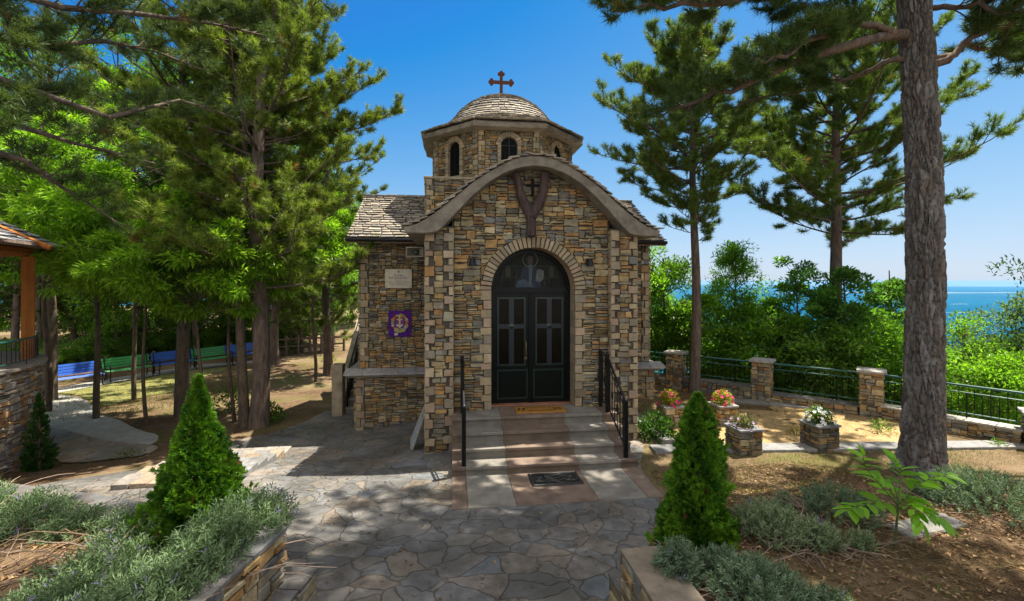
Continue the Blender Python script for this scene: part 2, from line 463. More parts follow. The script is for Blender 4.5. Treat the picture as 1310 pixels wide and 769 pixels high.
def quoins(mb, fr, s_edge, sgn, z0, z1, r, wa=.175, wb=.09, hr=(.10,.19), mi=1):
    """alternating corner blocks; returns their outline so that masonry can fill beside them"""
    z = z0; k = 0; outl = []
    while z < z1 - .02:
        h = min(r.uniform(*hr), z1 - z)
        if z1 - z - h < .05: h = z1 - z
        wd = (wa if k % 2 else wb)*r.uniform(.88, 1.12)
        a, b = sorted((s_edge, s_edge + sgn*wd))
        add_stone(mb, [[a,z],[b,z],[b,z+h],[a,z+h]], fr, r, pick(QUOIN, r, .14) if r.random() < .86 else pick(STONE, r, .1), (.04,.06), .006, .008, .005, mi)
        outl.append((z, z+h, wd)); z += h; k += 1
    return outl

def tiles(mb, surf, ulen, vlen, tw, th, r, pal=TILE, over=.05, thick=.022, ucl=None, mi=0):
    """overlapping stone tiles; surf(u, v) -> point, v runs down the slope"""
    nr = max(1, int(round(vlen/th))); th = vlen/nr
    for j in range(nr):
        v0 = j*th; v1 = (j+1)*th + over
        ua, ub = (0, ulen) if ucl is None else ucl((v0+v1)/2)
        u = ua - r.uniform(0, tw)
        while u < ub:
            wd = tw*r.uniform(.6, 1.35); a, b = max(u, ua), min(u+wd, ub); u += wd
            if b - a < .05: continue
            g = .006
            vb = v1 + r.normal(0, .014)
            q = np.array([surf(a+g, v0), surf(b-g, v0), surf(b-g-r.uniform(0,.02), vb), surf(a+g+r.uniform(0,.02), vb + r.normal(0,.008))])
            n = nrm(np.cross(q[3]-q[0], q[1]-q[0]))
            if n[2] < 0: n = -n
            up = np.array([.004, .004, .05, .05])[:,None] + r.normal(0, .004, (4,1))
            B = q + n*up; T = B + n*thick*r.uniform(.7, 1.4)
            mb.arr(np.concatenate([B, T]), [[0,3,2,1],[4,5,6,7],[0,1,5,4],[1,2,6,5],[2,3,7,6],[3,0,4,7]], pick(pal, r, .12), mi)

# ------------------------------------------------------------------ terrain
LW0 = np.array([-2.25, 1.0]); LW1 = np.array([-1.45, 4.43]); LW2 = np.array([-9.0, 7.2])
RW_X = 1.37; RW_Y = 3.75
FENCE = np.array([[3.9, 15.6], [6.5, 13.0], [8.1, 11.4], [9.66, 9.74], [10.95, 7.45], [12.6, 4.4], [14.5, -3]])
def side(p0, p1, x, y):
    """signed distance to the left of the directed line p0 -> p1"""
    d = (p1-p0)/np.linalg.norm(p1-p0)
    return d[0]*(y-p0[1]) - d[1]*(x-p0[0])
def fence_dist(x, y):
    """distance beyond the fence line (positive outside)"""
    n = nrm(np.array([.72, .70])); b = np.max([(-side(FENCE[i], FENCE[i+1], x, y))*-1 for i in (0,)], axis=0)*0
    s1 = side(FENCE[1], FENCE[3], x, y); s2 = side(FENCE[3], FENCE[5], x, y)
    return np.maximum(s1, s2)
def G(x, y):
    x = np.asarray(x, float); y = np.asarray(y, float)
    g = -.55*sm((y-7.3)/3.9)*sm((1.2-x)/3.5)
    g = g - .42*sm((y-12.5)/8)*sm((1-x)/4) + .5*sm((y-20)/14)*sm((6+x)/6)*sm((2-x)/3)
    g = g - .12*sm((-4-x)/4)*sm((y-6)/3)*sm((14-y)/3)
    g = g - .15*sm((x-2)/2)*sm((9.5-y)/2)*sm((y-7)/1.5)*0
    # planted banks beside the stair
    d1 = side(LW0, LW1, x, y)-.06; d2 = -side(LW1, LW2, x, y)
    d2 = side(LW2, LW1, x, y)*-1
    dL = np.minimum(d1, d2-.06)
    n = .03*np.sin(x*5.1+y*2.3)*np.sin(y*4.7-x) + .015*np.sin(13*x)*np.sin(11*y+2)
    g = g + (.86+n)*sm(dL/.22)*(y > -3)
    pl0 = np.array([RW_X+.12, 3.6]); pl1 = np.array([3.0, 6.6])
    ds = np.where(y < 3.6, x-RW_X-.1, -side(pl0, pl1, x, y))
    g = g + (.86+n)*sm(ds/np.where(y < 3.6, .22, .22+.6*sm((y-3.6)/2)))*sm((6.9-y)/3.1)*np.where(y > 3.6, 1, 1)
    # hillside falling away behind the fence
    s = fence_dist(x, y)
    s = np.maximum(s, 0)*sm((x-.5)/4)
    g = g - np.where(s > .5, (s-.5)*.42 + .10*np.minimum(s-.5, 4), 0)
    far = np.hypot(x+10, y-20)
    g = g - np.where(far > 75, (far-75)*.45, 0)
    g = g + .5*np.sin(x*.11+1)*np.sin(y*.09)*sm((far-30)/40)
    return np.maximum(g, -690)
def on_ground(u, v):
    """point of the terrain seen at photo pixel (u, v)"""
    d = ground_px(u, v, CAMZ-1) - np.array([0,0,CAMZ]); t = np.linspace(2, 60, 2400)
    up = (360-v)/600; r_ = (u-655)/600
    px_ = (math.sin(YAW)+r_*math.cos(YAW))*t; py_ = (math.cos(YAW)-r_*math.sin(YAW))*t; pz_ = CAMZ+up*t
    hit = np.where(pz_ <= G(px_, py_))[0]; k = hit[0] if len(hit) else len(t)-1
    return np.array([px_[k], py_[k], float(G(px_[k], py_[k]))])

def nonuni(a, b, st, far, k=1.16):
    c = list(np.arange(a, b+1e-6, st)); s_ = st; lo = a; hi = b; L = []; H = []
    while lo > -far: s_ *= k; lo -= s_; L.append(lo)
    s_ = st
    while hi < far: s_ *= k; hi += s_; H.append(hi)
    return np.array(L[::-1] + c + H)
gx = nonuni(-10, 13, .11, 2600); gy = nonuni(0, 17, .11, 2600)
X, Y = np.meshgrid(gx, gy)
Z = G(X, Y)
Z = Z + (rng.normal(0, .006, Z.shape))*(np.hypot(X, Y-5) < 25)
mb = MB(); ny, nx = X.shape
i = (np.arange(ny-1)[:,None]*nx + np.arange(nx-1)[None,:]).ravel()
mb.arr(np.stack([X, Y, Z], -1).reshape(-1,3), np.stack([i, i+1, i+1+nx, i+nx], -1))
struct(mb.build('ground', M['ground'], smooth=True))

mb = MB(); a = np.linspace(0, 2*PI, 97)[:-1]; rr = [0, 500, 2000, 6000, 15000, 40000, 95000]
V = np.array([[r_*math.cos(t), r_*math.sin(t), -655] for r_ in rr[1:] for t in a])
F = [[k*96+j, k*96+(j+1)%96, (k+1)*96+(j+1)%96, (k+1)*96+j] for k in range(len(rr)-2) for j in range(96)]
mb.arr(V, F)
struct(mb.build('sea', M['sea']))
# low pale coasts far out on the water
mcoast = m_plain('coast_soil', (.10, .13, .15), .9, 0, .3, .002, 0)
for k, (u0, u1, d, wd, h) in enumerate([(985, 1330, 26000, 1400, 60), (1205, 1290, 9800, 160, 10), (1215, 1240, 13500, 200, 10), (900, 1420, 60000, 2000, 90)]):
    mb = MB(); n = 40; top = []; 
    for t in np.linspace(0, 1, n):
        u = u0 + (u1-u0)*t; x, y = dep(u, d + wd*.3*math.sin(t*9+k)); e = math.sin(PI*t)**.5
        x2, y2 = dep(u, d + wd*(.2+e)); xm, ym = (x+x2)/2, (y+y2)/2
        top += [(x, y, -656), (xm, ym, -655 + h*e*(.7+.3*math.sin(t*23+k))), (x2, y2, -656)]
    F = []
    for q in range(n-1):
        F += [[3*q, 3*q+3, 3*q+4, 3*q+1], [3*q+1, 3*q+4, 3*q+5, 3*q+2]]
    mb.arr(top, F); struct(mb.build('coast', mcoast, smooth=True))

from mathutils.geometry import delaunay_2d_cdt
def inside(poly, x, y):
    poly = np.asarray(poly); c = np.zeros(np.shape(x), bool); j = len(poly)-1
    for i in range(len(poly)):
        a, b = poly[i], poly[j]
        m_ = ((a[1] > y) != (b[1] > y)) & (x < (b[0]-a[0])*(y-a[1])/(b[1]-a[1]+1e-12)+a[0]); c ^= m_; j = i
    return c
def sheet(name, poly, mat, lift=.012, step=.22, zf=G, jag=0.0, seed=1, rounds=0):
    poly = np.asarray(poly, float)[:, :2]
    for _ in range(rounds):
        q = np.roll(poly, -1, 0); poly = np.stack([poly*.75+q*.25, poly*.25+q*.75], 1).reshape(-1,2)
    r = np.random.default_rng(seed); B = []
    for i in range(len(poly)):
        a, b = poly[i], poly[(i+1) % len(poly)]; n = max(1, int(np.linalg.norm(b-a)/step))
        for t in range(n): B.append(a + (b-a)*t/n + (r.normal(0, jag, 2) if jag else 0))
    B = np.array(B); lo, hi = B.min(0), B.max(0)
    gxx, gyy = np.meshgrid(np.arange(lo[0], hi[0], step), np.arange(lo[1], hi[1], step))
    q = np.stack([gxx.ravel(), gyy.ravel()], 1); q = q[inside(B, q[:,0], q[:,1])]
    dm = np.array([np.min(np.sum((B-p)**2, 1)) for p in q]) if len(q) else np.zeros(0)
    q = q[dm > (step*.4)**2] if len(q) else q
    P = [Vector(p) for p in np.concatenate([B, q])] if len(q) else [Vector(p) for p in B]
    nb = len(B)
    vs, es, fs = delaunay_2d_cdt(P, [(i, (i+1) % nb) for i in range(nb)], [], 1, 1e-5)[:3]
    V = np.array([[p[0], p[1], 0] for p in vs]); V[:,2] = zf(V[:,0], V[:,1]) + lift
    mb = MB(); fs = [list(f) for f in fs]; T = []
    for f in fs:
        a, b, c = V[f[0]], V[f[1]], V[f[2]]
        if np.cross(b-a, c-a)[2] < 0: f = f[::-1]
        T.append(f)
    mb.polys(V, T)
    o = mb.build(name, mat, smooth=True)
    return struct(o)

PLAZA = [(-1.62,3.95),(-1.2,1.4),(1.35,1.4),(1.5,3.75),(2.15,5.0),(2.95,6.35),(3.12,7.5),(3.62,8.5),(3.62,9.2),(-.5,9.2),(-.5,12.6),(-2.3,12.6),(-2.3,14.0),(-3.6,14.0),(-3.75,12.9),(-4.35,11.9),(-4.9,11.6),(-5.4,10.6),(-5.6,9.6),(-6.6,8.9),(-7.2,7.6),(-5.0,6.0),(-3.0,5.1)]
sheet('paving', PLAZA, M['paving'], .014, .2, jag=.012)
sheet('path', [on_ground(*p) for p in [(45,505),(78,506),(104,509),(121,520),(126,532),(150,537),(178,552),(206,557),(197,571),(150,572),(108,562),(62,546),(30,536)]], m_plain('path_concrete', (.30,.29,.27), .9, 0, .2, 6, .2), .016, .2, jag=.01, rounds=2)
sheet('path', [on_ground(*p) for p in [(55,545),(100,556),(150,568),(190,569),(204,574),(190,583),(150,588),(98,594),(70,592),(60,570)]], M['path'], .026, .2, jag=.02, rounds=1)
sheet('kerb_path', [on_ground(*p) for p in [(40,503),(130,487),(200,476),(262,467),(330,461),(330,464),(262,471.5),(200,481),(130,493),(40,509)]], m_plain('kerb_concrete', (.33,.32,.30), .9, 0, .2, 6, .2), .03, .3)
sheet('grass_patch', [on_ground(*p) for p in [(66,498),(130,494),(200,482),(262,472),(300,470),(250,486),(235,500),(190,507),(140,519),(122,518),(104,507),(80,504)]], m_plain('dry_grass', (.14,.135,.035), .95, 0, .5, 3, .3), .02, .3, jag=.05)
sheet('dry_grass_patch', [on_ground(*p) for p in [(845,566),(855,532),(880,520),(985,526),(1105,524),(1165,560),(1160,574),(1000,578)]], m_plain('yellow_dry_grass', (.30,.205,.09), .95, 0, .4, 5, .4), .008, .3, jag=.05)

# ------------------------------------------------------------------ chapel
CX = 1.56
church = thing('stone_chapel', 'small stone chapel with domed octagonal tower, arched porch and slate roofs', 'chapel', (CX, 9.0, 0))
def cb(mb, name, mats, parent=None, smooth=False):
    """build in world coordinates under the chapel (or a part of it)"""
    p = parent or church
    o = mb.build(name, mats, p, smooth)
    if p is church: o.location = (-CX, -9.0, 0)
    return o
SM = [M['stone'], M['quoin'], M['mortar']]
ZL = .66                     # porch landing
DX0, DX1 = .75, 2.39         # door opening
DC = (DX0+DX1)/2; DR = (DX1-DX0)/2; DZ = 2.95
r1 = np.random.default_rng(11)
ARCH_O = [(0,5.46),(.4,5.39),(.8,5.19),(1.2,4.92),(1.6,4.58),(1.95,4.31),(2.2,4.16),(2.42,4.10)]
ARCH_I = [(0,5.27),(.4,5.20),(.75,5.03),(1.1,4.76),(1.4,4.46),(1.62,4.22),(1.78,4.06),(1.92,4.0),(2.38,3.985)]
def smooth_poly(p, n=40):
    p = np.array(p); x = np.linspace(p[0,0], p[-1,0], n)
    # Catmull-Rom through the given points
    out = []
    ext = np.concatenate([[[-p[1,0], p[1,1]]], p, [2*p[-1]-p[-2]]])
    for i in range(1, len(ext)-2):
        for t in np.linspace(0, 1, 6)[:-1]:
            a, b, c, d = ext[i-1], ext[i], ext[i+1], ext[i+2]
            out.append(.5*((2*b) + (c-a)*t + (2*a-5*b+4*c-d)*t*t + (3*b-a-3*c+d)*t**3))
    out.append(p[-1]); return np.array(out)
AO = smooth_poly(ARCH_O); AI = smooth_poly(ARCH_I)
def zin(x): return np.interp(np.abs(np.asarray(x)-CX), AI[:,0], AI[:,1])

# porch front wall with the door opening
mb = MB()
fr = Frame((0, 9.0, 0), (1,0,0), (0,-1,0))
ang = np.linspace(0, PI, 25)
arc = [(DC - DR*math.cos(t), DZ + DR*math.sin(t)) for t in ang]
def vs(y, pts): return [(x, y, z) for x, z in pts]
# core: side blocks and the arch strip, with reveals
mb.box((.0, 9.0, -.3), (DX0, 9.42, DZ), mi=2); mb.box((DX1, 9.0, -.3), (3.1, 9.42, DZ), mi=2)
top = [(.0 + 3.1*(k/24), float(zin(.0+3.1*k/24))+.12) for k in range(25)]
for y in (9.0, 9.42):
    for k in range(24):
        q = vs(y, [arc[k], arc[k+1], top[k+1], top[k]])
        mb.polys(q, [[0,1,2,3]], mi=2)
    mb.polys(vs(y, [(0, DZ), arc[0], top[0]]), [[0,1,2]], mi=2); mb.polys(vs(y, [arc[-1], (3.1, DZ), top[-1]]), [[0,1,2]], mi=2)
for k in range(24):
    mb.polys(vs(9.0, [arc[k], arc[k+1]]) + vs(9.42, [arc[k+1], arc[k]]), [[0,1,2,3]], (.33,.22,.13), 1)
RO = DR + .215               # outer radius of the voussoir ring
def wide(z): return .17
masonry(mb, fr, .035, DX0-.16, ZL-.2, DZ, r1, drop=lambda s, z: False)
masonry(mb, fr, DX1+.16, 3.065, ZL-.2, DZ, r1)
def clampA(P):
    P = P.copy()
    d = P - np.array([DC, DZ]); q = np.linalg.norm(d, axis=1); ins = q < RO
    if ins.all(): return None
    P[ins] = np.array([DC, DZ]) + d[ins]/q[ins][:,None]*RO
    P[:,1] = np.minimum(P[:,1], zin(P[:,0]) + .06)
    return P
masonry(mb, fr, .035, CX, DZ, 5.4, r1, clamp=clampA, hmx=.16); masonry(mb, fr, CX, 3.065, DZ, 5.4, r1, clamp=clampA, hmx=.16)
cb(mb, 'porch_wall', SM)
# cream stone surround of the door: radial blocks and toothed jambs
mb = MB(); nv = 33
for k in range(nv):
    a0, a1 = PI*k/nv, PI*(k+1)/nv; am = (a0+a1)/2
    rr0, rr1 = DR, RO + r1.normal(0, .008)
    P = [[DC-rr0*math.cos(a0), DZ+rr0*math.sin(a0)], [DC-rr1*math.cos(a0), DZ+rr1*math.sin(a0)], [DC-rr1*math.cos(a1), DZ+rr1*math.sin(a1)], [DC-rr0*math.cos(a1), DZ+rr0*math.sin(a1)]]
    c = pick(QUOIN, r1, .1)
    Pm = np.array(P); cc = Pm.mean(0); Pm = cc + (Pm-cc)*np.array([.965, .965])
    tang = np.array([math.sin(am), math.cos(am)]); Pm = Pm - np.outer((Pm-cc)@tang, tang)*.16
    add_stone(mb, Pm[::-1], fr, r1, c, (.052,.064), .002, .006, .002, 0)
for sgn, xe in ((-1, DX0), (1, DX1)):
    z = ZL; k = 0
    while z < DZ - .01:
        h = min(r1.uniform(.12, .19), DZ-z)
        if DZ-z-h < .05: h = DZ-z
        wd = (.15, .215)[k % 2]*r1.uniform(.93, 1.07); a, b = sorted((xe, xe+sgn*wd))
        add_stone(mb, [[a,z],[b,z],[b,z+h],[a,z+h]], fr, r1, pick(QUOIN, r1, .1), (.05,.064), .005, .007, .002, 0)
        # reveal block behind
        mb.box((xe-.004 if sgn > 0 else xe-.001, 9.012, z+.004), (xe+.001 if sgn > 0 else xe+.004, 9.40, z+h-.004), pick(QUOIN, r1, .1)*.9, 0)
        z += h; k += 1
cb(mb, 'door_surround', [M['quoin']])
# pilasters
for x0, x1 in ((-.50, .03), (3.07, 3.61)):
    mb = MB(); fp = Frame((0, 8.85, 0), (1,0,0), (0,-1,0))
    mb.box((x0+.005, 8.853, -.6), (x1-.005, 9.3, 4.15), mi=2)
    qa = quoins(mb, fp, x0, 1, -.35, 4.12, r1); qb = quoins(mb, fp, x1, -1, -.35, 4.12, r1)
    cells = []
    z = -.35
    def edge(q, z0, z1): return max([wd for a, b, wd in q if b > z0+.001 and a < z1-.001] + [.12])
    while z < 4.12:
        h = r1.uniform(.05, .13); h = min(h, 4.12-z); 
        if h < .03: break
        a = x0 + edge(qa, z, z+h) + .004; b = x1 - edge(qb, z, z+h) - .004
        if b - a > .26 and r1.random() < .45:
            m_ = a + (b-a)*r1.uniform(.35,.65); segs = [(a,m_),(m_,b)]
        else: segs = [(a,b)]
        for p, q in segs: add_stone(mb, [[p,z],[q,z],[q,z+h],[p,z+h]], fp, r1, pick(STONE, r1, .16))
        z += h
    # inner and outer cheeks
    for xx, n in ((x0, -1), (x1, 1)):
        ff = Frame((xx, 8.85, 0), (0,1,0), (n,0,0))
        z = -.35
        while z < 4.1:
            h = min(r1.uniform(.12,.2), 4.12-z)
            if h < .03: break
            add_stone(mb, [[-.045,z],[.15,z],[.15,z+h],[-.045,z+h]], ff, r1, pick(QUOIN, r1, .1), (.0,.006), .005, .006, .002, 1); z += h
    cb(mb, 'pilaster', SM)
# porch flanks
mb = MB()
for xx, n in ((-.47, -1), (3.58, 1)):
    mb.box((xx-.0 if n < 0 else xx-.35, 9.05, -.7), (xx+.35 if n < 0 else xx, 12.2, 4.2), mi=2)
    masonry(mb, Frame((xx, 0, 0), (0,1,0), (n,0,0)), 9.08, 12.0, -.6, 4.2, r1)
cb(mb, 'porch_flank', SM)

# rendered arch slab of the porch roof
mb = MB()
O = [(CX-x, z) for x, z in AO[::-1]] + [(CX+x, z) for x, z in AO[1:]]
I = [(CX-x, z) for x, z in AI[::-1]] + [(CX+x, z) for x, z in AI[1:]]
def interp_poly(P, n):
    P = np.array(P); L = np.concatenate([[0], np.cumsum(np.linalg.norm(np.diff(P, axis=0), axis=1))]); t = np.linspace(0, L[-1], n)
    return np.stack([np.interp(t, L, P[:,0]), np.interp(t, L, P[:,1])], 1)
n = 72; O = interp_poly(O, n); I = interp_poly(I, n)
ys = [8.62, 8.64, 12.3]
rings = []
for y, ins in ((8.60, .02), (8.62, 0), (12.3, 0)):
    for P, sg in ((O, -1), (I, 1)):
        Q = P.copy(); Q[:,1] += sg*ins*.6
        rings.append(np.stack([Q[:,0], np.full(n, y), Q[:,1]], 1))
V = np.concatenate(rings); F = []; cc = []
def strip(a, b, flip=False):
    for k in range(n-1):
        f = [a*n+k, a*n+k+1, b*n+k+1, b*n+k]; F.append(f[::-1] if flip else f)
strip(1, 0); strip(0, 2, True); strip(2, 4, True); strip(3, 1, True); strip(5, 3, True); strip(4, 5, True)
for e in (0, n-1):
    F += [[0*n+e, 1*n+e, 3*n+e, 2*n+e], [2*n+e, 3*n+e, 5*n+e, 4*n+e]]
mb.arr(V, F, (.235, .205, .165))
arch = cb(mb, 'arched_porch_roof', M['concrete'])
mb = MB(); rt = np.random.default_rng(5)
LO = np.concatenate([[0], np.cumsum(np.linalg.norm(np.diff(AO, axis=0), axis=1))])
for sgn in (-1, 1):
    def surf(u, v, sgn=sgn):
        x = np.interp(v, LO, AO[:,0]); z = np.interp(v, LO, AO[:,1])
        if v > LO[-1]: x += (v-LO[-1])*.95; z -= (v-LO[-1])*.3
        return np.array([CX + sgn*x, 8.55 + u, z])
    tiles(mb, surf, 3.7, LO[-1], .30, .16, rt, over=.05, thick=.024)
cb(mb, 'roof_tile_layer', M['slate'], arch)

# side wings
WY = 12.0
def wing(sgn):
    xo = -2.25 if sgn < 0 else 5.22; xi = -.47 if sgn < 0 else 3.58
    a, b = min(xo, xi), max(xo, xi)
    mb = MB(); f = Frame((0, WY, 0), (1,0,0), (0,-1,0)); fl = Frame((0, WY-.07, 0), (1,0,0), (0,-1,0))
    mb.box((a+.004, WY+.003, -.9), (b-.004, 16.0, 4.2), mi=2)
    lo_o = xo + sgn*.09
    mb.box((min(lo_o, xi)+.004, WY-.067, -.95), (max(lo_o, xi)-.004, 16.05, .85), mi=2)
    q1 = quoins(mb, f, xo, -sgn, .97, 4.15, r1, .2, .12, (.13,.22)); q2 = quoins(mb, fl, lo_o, -sgn, -.8, .85, r1, .2, .12, (.13,.22))
    def fill(ff, xe, q, z0, z1):
        z = z0
        for (za, zb, wd) in q:
            s0 = xe - sgn*(wd+.004); p, t = min(s0, xi), max(s0, xi)
            masonry(mb, ff, p, t, za, zb, r1, hmx=.12, wmx=.4)
    # broken courses: fill inside of the quoin zone in one piece, then the teeth
    inner = xo - sgn*.215; masonry(mb, f, min(inner, xi), max(inner, xi), .97, 4.15, r1, hmx=.115, wmx=.36)
    inner2 = lo_o - sgn*.215; masonry(mb, fl, min(inner2, xi), max(inner2, xi), -.8, .85, r1, hmx=.115, wmx=.36)
    for ff, xe, q in ((f, xo, q1), (fl, lo_o, q2)):
        for za, zb, wd in q:
            if wd < .16:
                s0, s1 = xe - sgn*(wd+.003), xe - sgn*.215
                add_stone(mb, [[min(s0,s1),za],[max(s0,s1),za],[max(s0,s1),zb],[min(s0,s1),zb]], ff, r1, pick(STONE, r1))
    fs = Frame((xo, 0, 0), (0,1,0), (sgn,0,0)); masonry(mb, fs, WY-.05, 16.0, .97, 4.15, r1)
    fs = Frame((lo_o, 0, 0), (0,1,0), (sgn,0,0)); masonry(mb, fs, WY-.11, 16.0, -.8, .85, r1)
    # gable triangle
    gz = 5.45
    mb.polys([(xo-sgn*.02, 12.0, 4.15), (xo-sgn*.02, 16.0, 4.15), (xo-sgn*.02, 14.0, gz)], [[0,1,2]], mi=2)
    def cg(P):
        P = P.copy(); P[:,1] = np.minimum(P[:,1], 4.15 + (2.0-np.abs(P[:,0]-14.0))*.62); return P
    masonry(mb, Frame((xo, 0, 0), (0,1,0), (sgn,0,0)), 12.0, 16.0, 4.15, gz, r1, clamp=cg)
    wp = cb(mb, 'wing_wall', SM)
    # slate ledge
    mb = MB(); lx = xo + sgn*.34
    for k in range(5):
        x0 = lx + (xi-lx)*k/5; x1 = lx + (xi-lx)*(k+1)/5; x0, x1 = min(x0,x1), max(x0,x1)
        V = np.array([[x0+.004, WY-.31-r1.uniform(0,.02), .845],[x1-.004, WY-.31-r1.uniform(0,.02), .845],[x1-.004, WY, .93],[x0+.004, WY, .93]])
        if (k == 0): 
            j = 0 if sgn < 0 else 1; V[j+ (0 if sgn<0 else 0)] = V[j]
        T = V + np.array([0,0,.045]); mb.arr(np.concatenate([V,T]), [[0,3,2,1],[4,5,6,7],[0,1,5,4],[1,2,6,5],[2,3,7,6],[3,0,4,7]], pick(np.array([[.24,.24,.25],[.28,.275,.27]]), r1))
    mb.box((min(lx-sgn*.08, xi), WY-.22, .78), (max(lx-sgn*.08, xi), WY-.02, .842), (.2,.17,.13))
    x0, x1 = sorted((lx, xo)); mb.box((x0, WY+.01, .86), (x1, 16.0, .90), (.25,.25,.25))
    cb(mb, 'slate_ledge', M['slate'], wp)
    # roof
    eo = -2.5 if sgn < 0 else 5.52; ei = -.66 if sgn < 0 else 3.66
    wdt = abs(eo-ei); L = math.hypot(2.4, 1.41)
    mb = MB()
    for s_ in (-1, 1):
        y0, y1 = 14.0, 14.0 + s_*2.42
        V = np.array([[min(eo,ei), y0, 5.52],[max(eo,ei), y0, 5.52],[max(eo,ei), y1, 4.13],[min(eo,ei), y1, 4.13]]); T = V - np.array([0,0,.09])
        mb.arr(np.concatenate([T, V]), [[0,1,2,3],[7,6,5,4],[0,4,5,1],[1,5,6,2],[2,6,7,3],[3,7,4,0]], (.16,.11,.07))
        def surf(u, v, s_=s_):
            t = v/L; return np.array([min(eo,ei) + u + (.0), 14.0 + s_*2.4*t, 5.56 - 1.41*t + .05*max(0, t-.75)])
        tiles(mb, surf, wdt, L, .26, .155, rt, over=.05)
    u = 0
    while u < wdt:
        x0 = min(eo,ei)+u; wd = min(rt.uniform(.25,.4), wdt-u); u += wd
        if wd < .05: break
        mb.bbox((x0+.005, 13.86, 5.56), (x0+wd-.005, 14.14, 5.615+rt.uniform(0,.02)), .012, pick(TILE, rt))
    wr = cb(mb, 'wing_roof', M['slate'])
    mb = MB(); mb.tube([(eo, 11.53, 4.12), (ei+sgn*.2, 11.53, 4.12)], .045, 8); cb(mb, 'gutter', M['iron'], wr)
wing(-1); wing(1)

# tower base, nave body
TX, TY = 1.50, 14.3
mb = MB(); TA = 2.15
mb.box((TX-TA+.004, TY-TA+.01, 0), (TX+TA-.004, TY+TA, 5.74), mi=2)
f = Frame((0, TY-TA, 0), (1,0,0), (0,-1,0))
q1 = quoins(mb, f, TX-TA, 1, 4.1, 5.74, r1); q2 = quoins(mb, f, TX+TA, -1, 4.1, 5.74, r1)
masonry(mb, f, TX-TA+.21, TX+TA-.21, 4.1, 5.74, r1)
for q, xe, sg in ((q1, TX-TA, 1), (q2, TX+TA, -1)):
    for za, zb, wd in q:
        if wd < .16:
            s0, s1 = sorted((xe+sg*(wd+.003), xe+sg*.21)); add_stone(mb, [[s0,za],[s1,za],[s1,zb],[s0,zb]], f, r1, pick(STONE, r1))
for xx, n in ((TX-TA, -1), (TX+TA, 1)):
    masonry(mb, Frame((xx, 0, 0), (0,1,0), (n,0,0)), TY-TA-.03, TY+TA, 4.1, 5.74, r1)
mb.bbox((TX-TA-.06, TY-TA-.06, 5.74), (TX+TA+.06, TY+TA+.06, 5.80), .012, (.26,.22,.16), 1)
cb(mb, 'tower_base', SM)
mb = MB(); mb.box((-.4, 16.0, -1), (3.5, 20, 4.3), mi=2); masonry(mb, Frame((-.4,0,0),(0,1,0),(-1,0,0)), 16, 20, -.8, 4.3, r1); masonry(mb, Frame((3.5,0,0),(0,1,0),(1,0,0)), 16, 20, -.8, 4.3, r1)
cb(mb, 'nave', SM)
